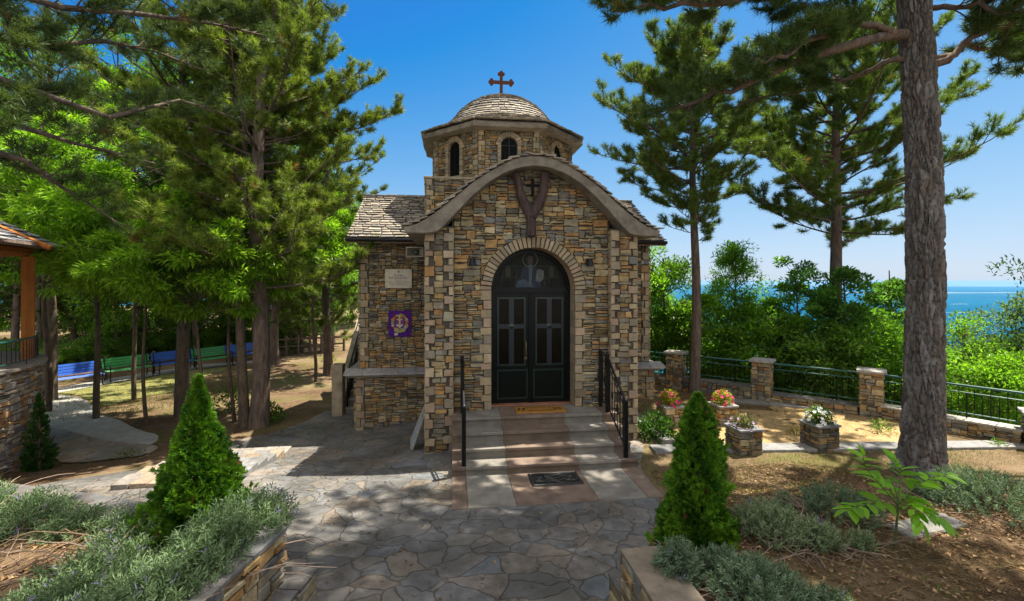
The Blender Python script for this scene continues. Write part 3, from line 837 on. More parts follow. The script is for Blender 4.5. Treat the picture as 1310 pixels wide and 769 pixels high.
# octagonal drum with arched windows
AP = 1.97; SD = AP*math.tan(PI/8)*2; DZ0, DZ1 = 5.80, 7.14
mb = MB(); wins = []
V = []
for z in (DZ0, DZ1):
    for k in range(8):
        t = -PI/2 + PI/8 + k*PI/4; V.append((TX + AP/math.cos(PI/8)*math.cos(t), TY + AP/math.cos(PI/8)*math.sin(t), z))
mb.polys(V, [[k, (k+1)%8, 8+(k+1)%8, 8+k] for k in range(8)] + [list(range(8,16))], mi=2)
WR, WZ, W0 = .215, 6.70, 5.98
for k in range(8):
    t = -PI/2 + k*PI/4; nx_, ny_ = math.cos(t), math.sin(t)
    o = (TX + AP*nx_, TY + AP*ny_, 0); f = Frame(o, (-ny_, nx_, 0), (nx_, ny_, 0))
    q1 = quoins(mb, f, -SD/2, 1, DZ0, DZ1, r1, .17, .10, (.1,.17)); q2 = quoins(mb, f, SD/2, -1, DZ0, DZ1, r1, .17, .10, (.1,.17))
    ro = WR + .15
    def cw(P):
        P = P.copy(); d = P - np.array([0, WZ-1e-5]); q = np.linalg.norm(d, axis=1); up = (P[:,1] >= WZ) & (q < ro)
        P[up] = np.array([0, WZ]) + d[up]/q[up][:,None]*ro
        lo_ = (P[:,1] < WZ) & (np.abs(P[:,0]) < WR+.1)
        if up.any() and lo_.all(): return None
        if (up | lo_ | (q <= ro+1e-6)).all(): return None
        P[lo_, 0] = np.sign(P[:,0].mean())*(WR+.1); return P
    e = SD/2-.18
    masonry(mb, f, -e, 0, WZ, DZ1, r1, clamp=cw, hmx=.12, wmx=.3); masonry(mb, f, 0, e, WZ, DZ1, r1, clamp=cw, hmx=.12, wmx=.3)
    masonry(mb, f, -e, -WR-.1, DZ0, WZ, r1, hmx=.12, wmx=.3); masonry(mb, f, WR+.1, e, DZ0, WZ, r1, hmx=.12, wmx=.3)
    for q, xe, sg in ((q1, -SD/2, 1), (q2, SD/2, -1)):
        for za, zb, wd in q:
            if wd < .14:
                s0, s1 = sorted((xe+sg*(wd+.003), xe+sg*.18)); add_stone(mb, [[s0,za],[s1,za],[s1,zb],[s0,zb]], f, r1, pick(STONE, r1))
    for j in range(13):
        a0, a1 = PI*j/13, PI*(j+1)/13
        P = np.array([[-WR*math.cos(a0), WZ+WR*math.sin(a0)], [-ro*math.cos(a0), WZ+ro*math.sin(a0)], [-ro*math.cos(a1), WZ+ro*math.sin(a1)], [-WR*math.cos(a1), WZ+WR*math.sin(a1)]])
        c = P.mean(0); P = c + (P-c)*.94
        add_stone(mb, P[::-1], f, r1, pick(QUOIN, r1), (.09,.1), .003, .006, .002, 1)
    for sg in (-1, 1):
        z = W0
        while z < WZ-.02:
            h = min(r1.uniform(.1,.18), WZ-z); s0, s1 = sorted((sg*WR, sg*(WR+.1))); add_stone(mb, [[s0,z],[s1,z],[s1,z+h],[s0,z+h]], f, r1, pick(QUOIN, r1), (.09,.1), .004, .006, .002, 1); z += h
    add_stone(mb, [[-WR-.1, DZ0],[WR+.1, DZ0],[WR+.1, W0],[-WR-.1, W0]], f, r1, pick(QUOIN, r1), (.1,.11), .004, .006, .002, 1)
    wm = MB(); P = [[-WR+.01, W0], [WR-.01, W0]] + [[(WR-.01)*math.cos(q), WZ+(WR-.01)*math.sin(q)] for q in np.linspace(0, PI, 13)]
    wm.polys(f(P, np.full(len(P), .012)), [list(range(len(P)))], mi=0)
    for s_ in (-.004,):
        wm.polys(f([[-.012,W0],[.012,W0],[.012,WZ+WR],[-.012,WZ+WR]], np.full(4,.03)), [[0,1,2,3]], mi=1)
        wm.polys(f([[-WR,WZ-.012],[WR,WZ-.012],[WR,WZ+.012],[-WR,WZ+.012]], np.full(4,.034)), [[0,1,2,3]], mi=1)
    wins.append(wm)
drum = cb(mb, 'octagonal_drum', SM)
for wm in wins: cb(wm, 'arched_window', [M['window'], M['iron']], drum)
# eaves slab
mb = MB(); EA = 2.3
V = []
for z, ap in ((7.09, AP+.02), (7.10, EA-.02), (7.115, EA), (7.23, EA), (7.25, EA-.03), (7.9, 1.2)):
    for k in range(8):
        t = -PI/2 + PI/8 + k*PI/4; V.append((TX + ap/math.cos(PI/8)*math.cos(t), TY + ap/math.cos(PI/8)*math.sin(t), z))
mb.polys(V, [[r_*8+k, r_*8+(k+1)%8, r_*8+8+(k+1)%8, r_*8+8+k] for r_ in range(5) for k in range(8)], (.235,.205,.165))
cb(mb, 'drum_eaves', M['concrete'])
# dome with slate courses that run out over the eaves
mb = MB()
prof = [(2.34,7.255),(2.0,7.43),(1.70,7.62),(1.48,7.86),(1.33,8.06),(1.12,8.28),(.86,8.46),(.56,8.59),(.26,8.66),(.05,8.68)]
PR = np.array(prof); PL = np.concatenate([[0], np.cumsum(np.linalg.norm(np.diff(PR, axis=0), axis=1))])
ent = [(np.interp(s_, PL, PR[:,0]), np.interp(s_, PL, PR[:,1])) for s_ in np.linspace(0, PL[-1], 30)]
mb.lathe([(max(a-.03,.02), b-.03) for a, b in ent], 48, (TX, TY, 0), (.14,.12,.10))
def octr(t, r_, b):
    """radius along angle t: octagonal at the eaves, round at the dome"""
    k = ((t + PI/8 + PI/2) % (PI/4)) - PI/8; return r_*((1-b) + b*(1/math.cos(k))*1.0)
nrow = 22
for j in range(nrow):
    sa = PL[-1]*(1-j/nrow); sb = max(PL[-1]*(1-(j+1)/nrow) - .05, -.04)
    ra, za = np.interp(sa, PL, PR[:,0]), np.interp(sa, PL, PR[:,1]); rb, zb = np.interp(sb, PL, PR[:,0]), np.interp(sb, PL, PR[:,1])
    bl = float(np.clip((1.75-sb*1.0)/1.0*0 + (rb-1.55)/.5, 0, 1)); bla = float(np.clip((ra-1.55)/.5, 0, 1))
    nt_ = max(6, int(2*PI*rb/.2)); a = rt.uniform(0, 1)
    while a < nt_+.3:
        wd = rt.uniform(.6, 1.35); t0, t1 = a*2*PI/nt_, (a+wd)*2*PI/nt_; a += wd
        t0 += .006/max(rb,.2); t1 -= .006/max(rb,.2)
        def pp(t, r_, z, b_): q = octr(t, r_, b_); return np.array([TX+q*math.cos(t), TY+q*math.sin(t), z])
        dz = rt.normal(0, .008)
        q = np.array([pp(t0, ra, za, bla), pp(t1, ra, za, bla), pp(t1, rb, zb+dz, bl), pp(t0, rb, zb+dz*rt.uniform(.2,1), bl)])
        n_ = nrm(np.cross(q[3]-q[0], q[1]-q[0])); 
        if np.isnan(n_).any(): continue
        if n_[2] < 0: n_ = -n_
        B = q + n_*np.array([.0,.0,.045,.045])[:,None]; T = B + n_*.022
        mb.arr(np.concatenate([B,T]), [[0,3,2,1],[4,5,6,7],[0,1,5,4],[1,2,6,5],[2,3,7,6],[3,0,4,7]], pick(TILE, rt, .12))
dome = cb(mb, 'dome', M['slate'])
mb = MB(); mb.lathe([(.0,8.65),(.27,8.65),(.27,8.70),(.16,8.73),(.0,8.74)], 20, (TX,TY,0), (.2,.16,.13)); cb(mb, 'dome_cap', M['slate'], dome)
# budded cross
mb = MB(); zb = 8.73; yx = TY
def bar(x0, x1, z0, z1, d=.035): mb.box((TX+x0, yx-d, z0), (TX+x1, yx+d, z1))
bar(-.045, .045, zb, zb+.72); bar(-.29, -.046, zb+.44, zb+.53, .034); bar(.046, .29, zb+.44, zb+.53, .034)
for cx_, cz_, dx, dz in ((0, zb+.74, 0, 1), (-.30, zb+.485, -1, 0), (.30, zb+.485, 1, 0)):
    for ox, oz in ((dx*.045, dz*.045), (dz*.06, dx*.06), (-dz*.06, -dx*.06)):
        x, z = TX+cx_+ox, cz_+oz
        mb.prism([(x+.052*math.cos(t), z+.052*math.sin(t)) for t in np.linspace(0, 2*PI, 11)[:-1]], yx-.03+.001*ox*9, yx+.03+.001*oz*9)
cb(mb, 'roof_cross', M['rust'])

# door
def dbox(mb, x0, x1, z0, z1, y0, y1, mi=0): mb.box((x0, y0, z0), (x1, y1, z1), mi=mi)
mb = MB(); DY = 9.34
dbox(mb, DX0, DX0+.09, ZL, DZ, DY-.02, DY+.07); dbox(mb, DX1-.09, DX1, ZL, DZ, DY-.02, DY+.07)
dbox(mb, DX0+.09, DX1-.09, DZ-.06, DZ+.05, DY-.03, DY+.06)
for k in range(24):
    a0, a1 = ang[k], ang[k+1]; q = [(DC-rr_*math.cos(t), y, DZ+rr_*math.sin(t)) for y in (DY-.02, DY+.06) for rr_, t in ((DR,a0),(DR-.075,a0),(DR-.075,a1),(DR,a1))]
    mb.polys(q, [[0,1,2,3],[7,6,5,4],[1,5,6,2],[0,3,7,4]])
mb.box((DX0, 9.41, ZL), (DX1, 9.5, DZ+DR+.05))
door = cb(mb, 'door', M['door'])
mb = MB(); mb.box((DX0-.0, 9.2, ZL-.02), (DX1, 9.42, ZL+.015), (.30,.13,.08)); cb(mb, 'door_sill', M['marble'], door)
for sg in (-1, 1):
    x0, x1 = (DX0+.092, DC-.004) if sg < 0 else (DC+.004, DX1-.092)
    mb = MB(); zt = DZ-.065
    mb.box((x0, DY+.0, ZL+.02), (x1, DY+.05, zt))
    def trim(a, b, c, d, p=.018, mi=1): mb.box((a, DY-p, c), (b, DY, d), mi=mi)
    wx0, wx1 = x0+.09, x1-.13 if sg < 0 else x1-.09
    if sg > 0: wx0 = x0+.13
    wz0, wz1 = ZL+.80, zt-.12
    zc = wz0 + (wz1-wz0)*.58; xc = (wx0+wx1)/2
    trim(wx0-.035, wx0, wz0-.035, wz1+.035); trim(wx1, wx1+.035, wz0-.035, wz1+.035); trim(wx0, wx1, wz1, wz1+.035, .017); trim(wx0, wx1, wz0-.035, wz0, .017)
    trim(xc-.05, xc+.05, wz0, wz1, .012, 2); trim(wx0, xc-.05, zc-.045, zc+.045, .011, 2); trim(xc+.05, wx1, zc-.045, zc+.045, .011, 2)
    # raised diamond on the crossing
    P = [(xc-.07, zc), (xc, zc-.07), (xc+.07, zc), (xc, zc+.07)]; mb.polys([(a, DY-.013, b) for a, b in P] + [(xc, DY-.035, zc)], [[0,1,4],[1,2,4],[2,3,4],[3,0,4]], mi=1)
    trim(x0+.05, x1-.05, ZL+.10, ZL+.13, .012); trim(x0+.05, x1-.05, ZL+.66, ZL+.69, .012); trim(x0+.05, x0+.08, ZL+.13, ZL+.66, .012); trim(x1-.08, x1-.05, ZL+.13, ZL+.66, .012)
    mb.box((DC-.035 if sg < 0 else DC+.002, DY-.03, ZL+.02), (DC-.002 if sg < 0 else DC+.035, DY+.001, zt), mi=0)
    lf = cb(mb, 'door_leaf', [M['door'], M['door_trim'], m_plain('blue_black_mullion', (.007,.011,.018), .35) if sg < 0 else bpy.data.materials['blue_black_mullion']], door)
    gm = MB()
    for a, b in ((wx0, xc-.05), (xc+.05, wx1)):
        for c, d in ((wz0, zc-.045), (zc+.045, wz1)): gm.box((a, DY-.004, c), (b, DY+.001, d))
    cb(gm, 'door_pane', M['glass_dark'], door)
mb = MB(); mb.tube([(DC-.1, DY-.02, ZL+.98), (DC-.1, DY-.07, ZL+.99), (DC-.1, DY-.08, ZL+1.12), (DC-.1, DY-.07, ZL+1.25), (DC-.1, DY-.02, ZL+1.26)], .014, 8)
mb.tube([(DC-.1, DY-.02, ZL+.92), (DC-.1, DY-.03, ZL+.92)], .03, 10); cb(mb, 'door_handle', m_plain('brass', (.16,.12,.06), .45, .9), door)
# fanlight: dark glass with a leaded seated figure, halo and open book
mb = MB(); RF = DR-.078; fy = DY+.03
P = [(DC-RF*math.cos(t), fy, DZ+.05+ (RF-.05)*math.sin(t)) for t in ang]; mb.polys(P, [list(range(len(P)))], (.012,.014,.010), 0)
def flat(pts, col, y): mb.polys([(DC+x, y, DZ+.05+z) for x, z in pts], [list(range(len(pts)))], col, 0)
flat([(-.30,.0),(-.27,.13),(-.20,.2),(-.17,.36),(-.10,.44),(-.04,.47),(.05,.46),(.12,.41),(.16,.3),(.2,.12),(.22,0)], (.022,.03,.045), fy-.004)
flat([(-.30,.0),(-.26,.12),(-.14,.17),(.0,.09),(.1,.0)], (.045,.065,.085), fy-.006); flat([(-.02,.02),(.02,.02),(.05,.45),(0,.47),(-.03,.45)], (.07,.085,.10), fy-.007)
flat([(.11,.13),(.2,.1),(.27,.17),(.28,.32),(.22,.37),(.14,.36)], (.09,.10,.095), fy-.008)
flat([(-.045+.0,.47),(.045,.47),(.06,.56),(.045,.63),(-.045,.63),(-.06,.56)], (.06,.055,.045), fy-.006)
for j in range(20):
    a0, a1 = 2*PI*j/20, 2*PI*(j+1)/20; flat([(.145*math.cos(a0),.56+.145*math.sin(a0)),(.158*math.cos(a0),.56+.158*math.sin(a0)),(.158*math.cos(a1),.56+.158*math.sin(a1)),(.145*math.cos(a1),.56+.145*math.sin(a1))], (.13,.12,.085), fy-.005)
for xs in (-.45, .44):
    flat([(xs-.015,0),(xs+.015,0),(xs+.012,.2),(xs-.012,.2)], (.004,.004,.004), fy-.004); flat([(xs-.05,.22),(xs+.05,.22),(xs+.06,.36),(xs+.02,.44),(xs-.02,.44),(xs-.06,.36)], (.04,.042,.03), fy-.004)
for xs in np.linspace(-.6,.6,9): flat([(xs-.004,0),(xs+.004,0),(xs*.9+.004,.36),(xs*.9-.004,.36)], (.05,.055,.045), fy-.002)
for zz in (.2,.42): flat([(-.6,zz),(.6,zz),(.6,zz+.007),(-.6,zz+.007)], (.05,.055,.045), fy-.0025)
cb(mb, 'fanlight', m_attr('leaded_glass', .4, 20, .7, 1.3, .05, .003, .12), door)

# ------------------------------------------------------------------ entrance steps
BR = np.array([.165,.12,.092]); GR = np.array([.205,.19,.165])
steps = thing('entrance_steps', 'four stone entrance steps in pinkish brown and grey bands below the chapel door', 'steps', (CX, 7.5, 0))
bands = [(0,.22,0),(.22,.89,1),(.89,2.07,0),(2.07,2.79,1),(2.79,3.08,0)]
nose = [7.48, 7.80, 8.13, 8.47]; SR = .165
rs = np.random.default_rng(3)
for k, yn in enumerate(nose):
    mb = MB(); yb = (nose[k+1]+.06) if k < 3 else 9.0; z1 = SR*(k+1)
    if k == 3: yb = 9.36
    for a, b, g in bands:
        c = (GR if g else BR)*rs.uniform(.9,1.1)
        x0, x1 = a, b
        if k < 3 or True:
            mb.bbox((x0+.0015, yn, z1-.045), (x1-.0015, min(yb, 8.99), z1), .006, c)
            if k == 3 and x0 >= .7 and x1 <= 2.4: mb.box((max(x0,DX0)+.0015, 8.992, z1-.045), (min(x1,DX1)-.0015, 9.2, z1-.001), c)
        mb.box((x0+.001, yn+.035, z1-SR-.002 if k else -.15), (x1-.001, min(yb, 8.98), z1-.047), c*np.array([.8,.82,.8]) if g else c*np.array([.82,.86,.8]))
    if k == 3:
        for x0, x1, c in ((DX0+.002, .888, GR), (2.072, DX1-.002, GR)): mb.box((x0, 8.992, z1-.045), (x1, 9.2, z1-.001), c)
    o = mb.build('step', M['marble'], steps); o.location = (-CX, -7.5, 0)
mb = MB()
for a, b, g in bands:
    b2 = min(b, 3.04); mb.bbox((a+.002, 6.42, -.1), (b2-.002, 7.52, .028), .006, (GR*1.02 if g else BR*1.08)*rs.uniform(.94,1.06))
o = mb.build('landing_slab', M['marble'], steps); o.location = (-CX, -7.5, 0)

def railing(name, label, x, posts, loc):
    """posts: list of (y, base z, top z); rails and bars between them"""
    t = thing(name, label, 'railing', loc)
    def put(mb, nm, m=M['iron']): o = mb.build(nm, m, t); o.location = [-c for c in loc]
    for y, zb, zt in posts:
        mb = MB(); mb.bbox((x-.033, y-.033, zb), (x+.033, y+.033, zt), .006); mb.lathe([(.0,zt+.05),(.03,zt+.03),(.042,zt+.01),(.03,zt-.01)][::-1], 10, (x,y,0)); put(mb, 'post')
    rails = MB(); bars = MB()
    for (y0,b0,t0),(y1,b1,t1) in zip(posts, posts[1:]):
        rails.tube([(x,y0,t0-.03),(x,y1,t1-.03)], .022, 8); rails.tube([(x,y0,b0+.14),(x,y1,b1+.14)], .014, 6); rails.tube([(x,y0,t0-.16),(x,y1,t1-.16)], .012, 6)
        n = max(2, int(abs(y1-y0)/.12))
        for k in range(1, n):
            f = k/n; y = y0+(y1-y0)*f; bars.tube([(x,y,b0+(b1-b0)*f+.14),(x,y,t0+(t1-t0)*f-.03)], .008, 6)
            if k % 2:
                zc = (b0+(b1-b0)*f+t0+(t1-t0)*f)/2
                bars.tube([(x,y+.045*math.cos(q),zc+.075*math.sin(q)) for q in np.linspace(0,2*PI,13)], .007, 5)
    put(rails, 'rail'); put(bars, 'balusters')
railing('stair_railing', 'black iron railing with one sloping handrail at the left end of the entrance steps', .19, [(7.56,.165,1.10),(8.82,.66,1.69)], (.19,7.56,.165))
railing('stair_railing', 'black iron railing with balusters at the right end of the entrance steps', 2.90, [(7.58,.165,1.11),(8.52,.66,1.74),(8.93,.66,1.74)], (2.90,7.58,.165))

# doormats
M['rubber'] = m_plain('black_rubber', (.012,.013,.015), .45, 0, .3, 60, .3)
x0, x1, y0, y1 = 1.19, 2.15, 8.62, 9.0
mb = MB(); mb.bbox((x0,y0,.662),(x1,y1,.690),.01,(.34,.165,.04))
mat1 = mb.build('doormat', M['coir']); tag(mat1, 'brown coir doormat with black lettering on the landing in front of the door', 'doormat')
mb = MB(); rm = np.random.default_rng(2)
def stroke(ax, ay, bx, by, wd=.016):
    d = nrm([bx-ax, by-ay]); p = np.array([-d[1], d[0]])*wd/2
    mb.polys([(ax+p[0],ay+p[1],.6925),(ax-p[0],ay-p[1],.6925),(bx-p[0],by-p[1],.6925),(bx+p[0],by+p[1],.6925)], [[0,1,2,3]], (.02,.015,.01))
for row, (yy, a, b) in enumerate(((8.905, 1.42, 1.93), (8.69, 1.42, 1.90))):
    x = a
    while x < b:   # worn letters, too worn to read
        wl = .034; hh = .05
        for _ in range(3):
            q = rm.random()
            if q < .5: xx = x+rm.choice([0, wl]); stroke(xx, yy-hh/2, xx+rm.choice([0,.0,.012]), yy+hh/2, .010)
            else: zz = yy+rm.choice([-hh/2,0,hh/2]); stroke(x, zz, x+wl, zz, .010)
        x += wl+.018
for sx, cx_ in ((1,1.30),(-1,2.0)):
    for dx in (-.045,.045):
        stroke(cx_+dx-.02*sx, 8.72, cx_+dx+.03*sx, 8.90, .022); stroke(cx_+dx-.03, 8.76, cx_+dx+.035, 8.79, .018); stroke(cx_+dx-.03, 8.86, cx_+dx+.035, 8.83, .018)
o = mb.build('lettering', M['coir'], mat1)
mb = MB(); x0, x1, y0, y1 = 1.20, 2.0, 6.95, 7.42
mb.bbox((x0,y0,.030),(x1,y1,.042),.008)
mat2 = mb.build('doormat', M['rubber']); tag(mat2, 'black rubber doormat with scroll pattern on the slab below the lowest step', 'doormat')
mb = MB()
for cx_ in (1.36, 1.84):
    for kk in range(3):
        mb.tube([(cx_+(.03+.035*kk)*math.cos(t)*1.1, 7.185+(.03+.035*kk)*math.sin(t), .043) for t in np.linspace(kk, kk+4.6, 16)], .0085, 5)
for q in range(4):
    mb.tube([(1.45+.3*t, 7.06+.08*q+.035*math.sin(t*6+q), .043) for t in np.linspace(0,1,12)], .008, 5)
for e in ((x0+.04,y0+.03,x1-.04,y0+.03),(x0+.04,y1-.03,x1-.04,y1-.03),(x0+.03,y0+.03,x0+.03,y1-.03),(x1-.03,y0+.03,x1-.03,y1-.03)): mb.tube([(e[0],e[1],.042),(e[2],e[3],.042)], .01, 5)
mb.build('scroll_relief', m_plain('worn_rubber', (.05,.05,.048), .3, 0, .3, 40, .1), mat2)

# ------------------------------------------------------------------ things fixed to the chapel
def at_wing(u, v, y=11.93):
    r = (u-655)/600; t = y/(math.cos(YAW)-r*math.sin(YAW)); return (math.sin(YAW)+r*math.cos(YAW))*t, CAMZ+(360-v)/600*t
x0, z1 = at_wing(493, 344.5); x1, z0 = at_wing(527, 368.5)
pl = MB(); pl.bbox((x0, 11.90, z0), (x1, 11.945, z1), .004, (.50,.44,.34)); plaque = pl.build('wall_plaque', M['paint'])
tag(plaque, 'cream stone plaque with engraved lines and a small cross on the left wing wall', 'plaque')
mb = MB(); pw = x1-x0; ph = z1-z0; xc = (x0+x1)/2; rp = np.random.default_rng(9)
def pbar(fx0, fx1, fz, h, c=.13):   # lettering too small to read in the photograph
    x = x0+pw*fx0
    while x < x0+pw*fx1-.004:
        wd = rp.uniform(.006,.016); hh = h*rp.uniform(.7,1.1); zz = z0+ph*fz
        mb.polys([(x,11.8985,zz),(x+wd,11.8985,zz),(x+wd,11.8985,zz+hh),(x,11.8985,zz+hh)], [[0,1,2,3]], (c,c*.85,c*.6)); x += wd+rp.uniform(.003,.008)
for a, b, f_, h in ((.32,.70,.655,.022),(.12,.82,.565,.018),(.14,.84,.50,.018),(.36,.66,.405,.014),(.06,.94,.315,.013),(.15,.85,.26,.012),(.15,.82,.205,.012),(.18,.84,.15,.012)): pbar(a, b, f_, h, .12 if f_ > .3 else .2)
mb.box((xc-.008,11.894,z0+ph*.78),(xc+.008,11.8995,z0+ph*.94),(.06,.045,.03)); mb.box((xc-.024,11.8945,z0+ph*.86),(xc+.024,11.899,z0+ph*.885),(.06,.045,.03))
mb.build('engraving', M['paint'], plaque)
for fx in (.06,.94):
    for fz in (.1,.9):
        c = np.array([x0+pw*fx, 11.895, z0+ph*fz]); mb = MB(); mb.prism([(c[0]+.011*math.cos(t), c[2]+.011*math.sin(t)) for t in np.linspace(0,2*PI,9)[:-1]], 11.892, 11.902, (.05,.04,.03)); mb.build('screw', M['paint'], plaque)
x0, z1 = at_wing(497, 397.5); x1, z0 = at_wing(526, 430.5); pw = x1-x0; ph = z1-z0; xc = (x0+x1)/2; zc = z0+ph*.54
mb = MB(); n = 12
V = []; F = []
for j in range(n+1):
    for i_ in range(n+1):
        V.append((x0+pw*i_/n, 11.905-.008*math.sin(i_*.9+j*.35)*(1-j/n*.6), z0+ph*j/n))
for j in range(n):
    for i_ in range(n): F.append([j*(n+1)+i_, j*(n+1)+i_+1, (j+1)*(n+1)+i_+1, (j+1)*(n+1)+i_])
mb.arr(V, F, (.075,.018,.17)); banner = mb.build('wall_banner', M['cloth'], smooth=True)
tag(banner, 'square purple cloth banner with a round embroidered cross emblem on the left wing wall', 'banner')
mb = MB(); rb = np.random.default_rng(21); yb_ = 11.888
def disc(r0, r1_, a0, a1, col, y, n=10):
    P = [(xc+r1_*math.cos(t)*pw, y, zc+r1_*math.sin(t)*ph*.88) for t in np.linspace(a0,a1,n)] + [(xc+r0*math.cos(t)*pw, y, zc+r0*math.sin(t)*ph*.88) for t in np.linspace(a1,a0,n)]
    mb.polys(P, [list(range(len(P)))], col)
cols = [(.45,.13,.03),(.40,.32,.06),(.33,.30,.34),(.42,.18,.05),(.2,.3,.12),(.38,.35,.4),(.35,.06,.05),(.45,.25,.03)]
for k in range(24): disc(.24+.03*rb.random(), .36+.05*rb.random(), k*PI/12+.02, (k+1)*PI/12-.02, cols[rb.integers(len(cols))], yb_, 4)
disc(0, .22, 0, 2*PI, (.16,.05,.2), yb_-.001, 20)
mb.box((xc-.02, yb_-.006, zc-ph*.2),(xc+.02, yb_-.003, zc+ph*.28),(.5,.40,.15)); mb.box((xc-pw*.13, yb_-.0065, zc+ph*.1),(xc+pw*.13, yb_-.0035, zc+ph*.15),(.5,.40,.15))
disc(.10,.19,-2.6,-.5,(.4,.42,.46),yb_-.003,8)
P = [(xc-pw*.26,yb_-.002,z0+ph*.22),(xc,yb_-.002,z0+ph*.15),(xc+pw*.26,yb_-.002,z0+ph*.22),(xc+pw*.22,yb_-.002,z0+ph*.28),(xc,yb_-.002,z0+ph*.22),(xc-pw*.22,yb_-.002,z0+ph*.28)]; mb.polys(P, [[0,1,4,5],[1,2,3,4]], (.3,.32,.12))
P = [(xc-pw*.23,yb_-.003,z0+ph*.05),(xc-pw*.06,yb_-.003,z0+ph*.06),(xc-pw*.09,yb_-.003,z0+ph*.17),(xc-pw*.24,yb_-.003,z0+ph*.15)]; mb.polys(P, [[0,1,2,3]], (.45,.38,.4))
mb.build('embroidered_emblem', M['cloth'], banner)
# horn loudspeakers
def horn(label, x, y, z, rz):
    t = thing('horn_loudspeaker', label, 'loudspeaker', (x,y,z), rz)
    mb = MB(); c = (.24,.22,.17); wo, ho = .21, .12
    V = [(-wo,-.16,-ho),(wo,-.16,-ho),(wo,-.16,ho),(-wo,-.16,ho),(-wo+.02,-.16,-ho+.02),(wo-.02,-.16,-ho+.02),(wo-.02,-.16,ho-.02),(-wo+.02,-.16,ho-.02),(-.05,.04,-.05),(.05,.04,-.05),(.05,.04,.05),(-.05,.04,.05),(-.11,.10,-.09),(.11,.10,-.09),(.11,.10,.09),(-.11,.10,.09)]
    F = [[0,1,5,4],[1,2,6,5],[2,3,7,6],[3,0,4,7],[4,5,9,8],[5,6,10,9],[6,7,11,10],[7,4,8,11],[8,9,10,11],[0,12,13,1],[1,13,14,2],[2,14,15,3],[3,15,12,0],[12,15,14,13]]
    mb.polys(V, F, c); mb.build('horn', M['paint'], t)
    mb = MB(); mb.lathe([(.06,.0),(.055,.05),(.035,.09),(.0,.10)], 12, (0,0,0), (.10,.09,.08)); o = mb.build('driver', M['paint'], t); o.rotation_euler = (R(90),0,0); o.location = (0,.03,0)
    mb = MB(); mb.box((-.02,.08,-.02),(.02,.34,.02),(.05,.05,.05)); mb.box((-.06,.34,-.08),(.06,.36,.08),(.05,.05,.05)); mb.build('bracket', M['paint'], t)
horn('grey horn loudspeaker under the left wing eaves beside the porch', -.86, 11.55, 3.82, R(-8))
horn('grey horn loudspeaker under the right eaves beside the right pilaster', 3.98, 11.55, 3.86, R(14))
def wall_lamp(label, x):
    t = thing('wall_lamp', label, 'lamp', (x, 8.95, 3.50))
    mb = MB(); mb.bbox((-.045,-.03,-.06),(.045,0,.06),.008); mb.tube([(0,-.02,.02),(0,-.10,.06),(0,-.15,.03)], .012, 6); mb.build('bracket', M['iron'], t)
    mb = MB(); mb.lathe([(.0,.06),(.04,.05),(.065,-.01),(.07,-.09),(.05,-.09),(.05,-.02),(0,.0)], 12, (0,-.15,0)); mb.build('lamp_shade', M['iron'], t)
def at_porch(u, v, y=8.95):
    r = (u-655)/600; t = y/(math.cos(YAW)-r*math.sin(YAW)); return (math.sin(YAW)+r*math.cos(YAW))*t, CAMZ+(360-v)/600*t
wall_lamp('small black wall lamp on the stone left of the door arch', at_porch(604,331)[0])
wall_lamp('small black wall lamp on the stone right of the door arch', at_porch(752,331)[0])
# forked trunk ornament and its cross
fk = thing('forked_trunk', 'dark forked tree trunk mounted like a letter Y above the door arch', 'ornament', (1.56, 8.9, 4.0))
px, pz = at_porch(679, 301); 
P = lambda u, v: (at_porch(u, v, 8.86)[0], 8.86, at_porch(u, v, 8.86)[1])
mb = MB(); mb.tube([P(679.5,302), P(679.5,290), P(679,278), P(679,270)], [.10,.092,.095,.125], 12); mb.tube([P(680,277), P(672,262), P(666,250), P(664,238), P(661,226), P(659,221)], [.115,.105,.085,.07,.072,.078], 12)
mb.tube([P(679,277), P(688,262), P(694,250), P(696,236), P(697,222)], [.115,.10,.088,.082,.09], 12)
o = mb.build('trunk', m_bark('dead_wood', (.035,.024,.024), (.105,.075,.07), 14, 3, .7, .015), fk, True); o.location = (-1.56,-8.9,-4.0)
cr = MB(); c = P(681, 241); 
cr.box((c[0]-.028,8.80,c[2]-.16),(c[0]+.028,8.84,c[2]+.17)); cr.box((c[0]-.13,8.802,c[2]+.02),(c[0]-.029,8.838,c[2]+.072)); cr.box((c[0]+.029,8.802,c[2]+.02),(c[0]+.13,8.838,c[2]+.072)); cr.box((c[0]-.02,8.84,c[2]-.14),(c[0]+.02,8.94,c[2]-.10))
cr = cr.build('wall_cross', M['matte_black']); tag(cr, 'small plain black cross standing in the fork of the trunk above the door', 'cross')
# leaning slab and outside stair on the left
mb = MB(); V = np.array([[-.50,9.15,.60],[-.50,9.55,.64],[-.78,9.55,-.06],[-.74,9.12,-.10]]); nn = nrm(np.cross(V[1]-V[0], V[3]-V[0]))
mb.arr(np.concatenate([V, V+nn*.05]), [[0,3,2,1],[4,5,6,7],[0,1,5,4],[1,2,6,5],[2,3,7,6],[3,0,4,7]], (.27,.28,.28))
tag(mb.build('slate_slab', M['slate']), 'grey slate slab leaning against the foot of the left porch corner', 'slab')
st = thing('outside_stair', 'narrow stone stair climbing along the outer side of the left wing', 'stair', (-2.9,13.5,-.6))
for k in range(15):
    mb = MB(); z = float(G(-2.9, 13.6)) + .175*(k+1); y = 13.5+.29*k
    mb.box((-2.93,y+.03,z-.175-.2),(-2.36,y+.34,z-.04),(.20,.175,.14)); mb.bbox((-2.94,y,z-.04),(-2.36,y+.33,z),.006,(.25,.235,.2))
    o = mb.build('step', M['slate'], st); o.location = (2.9,-13.5,.6)
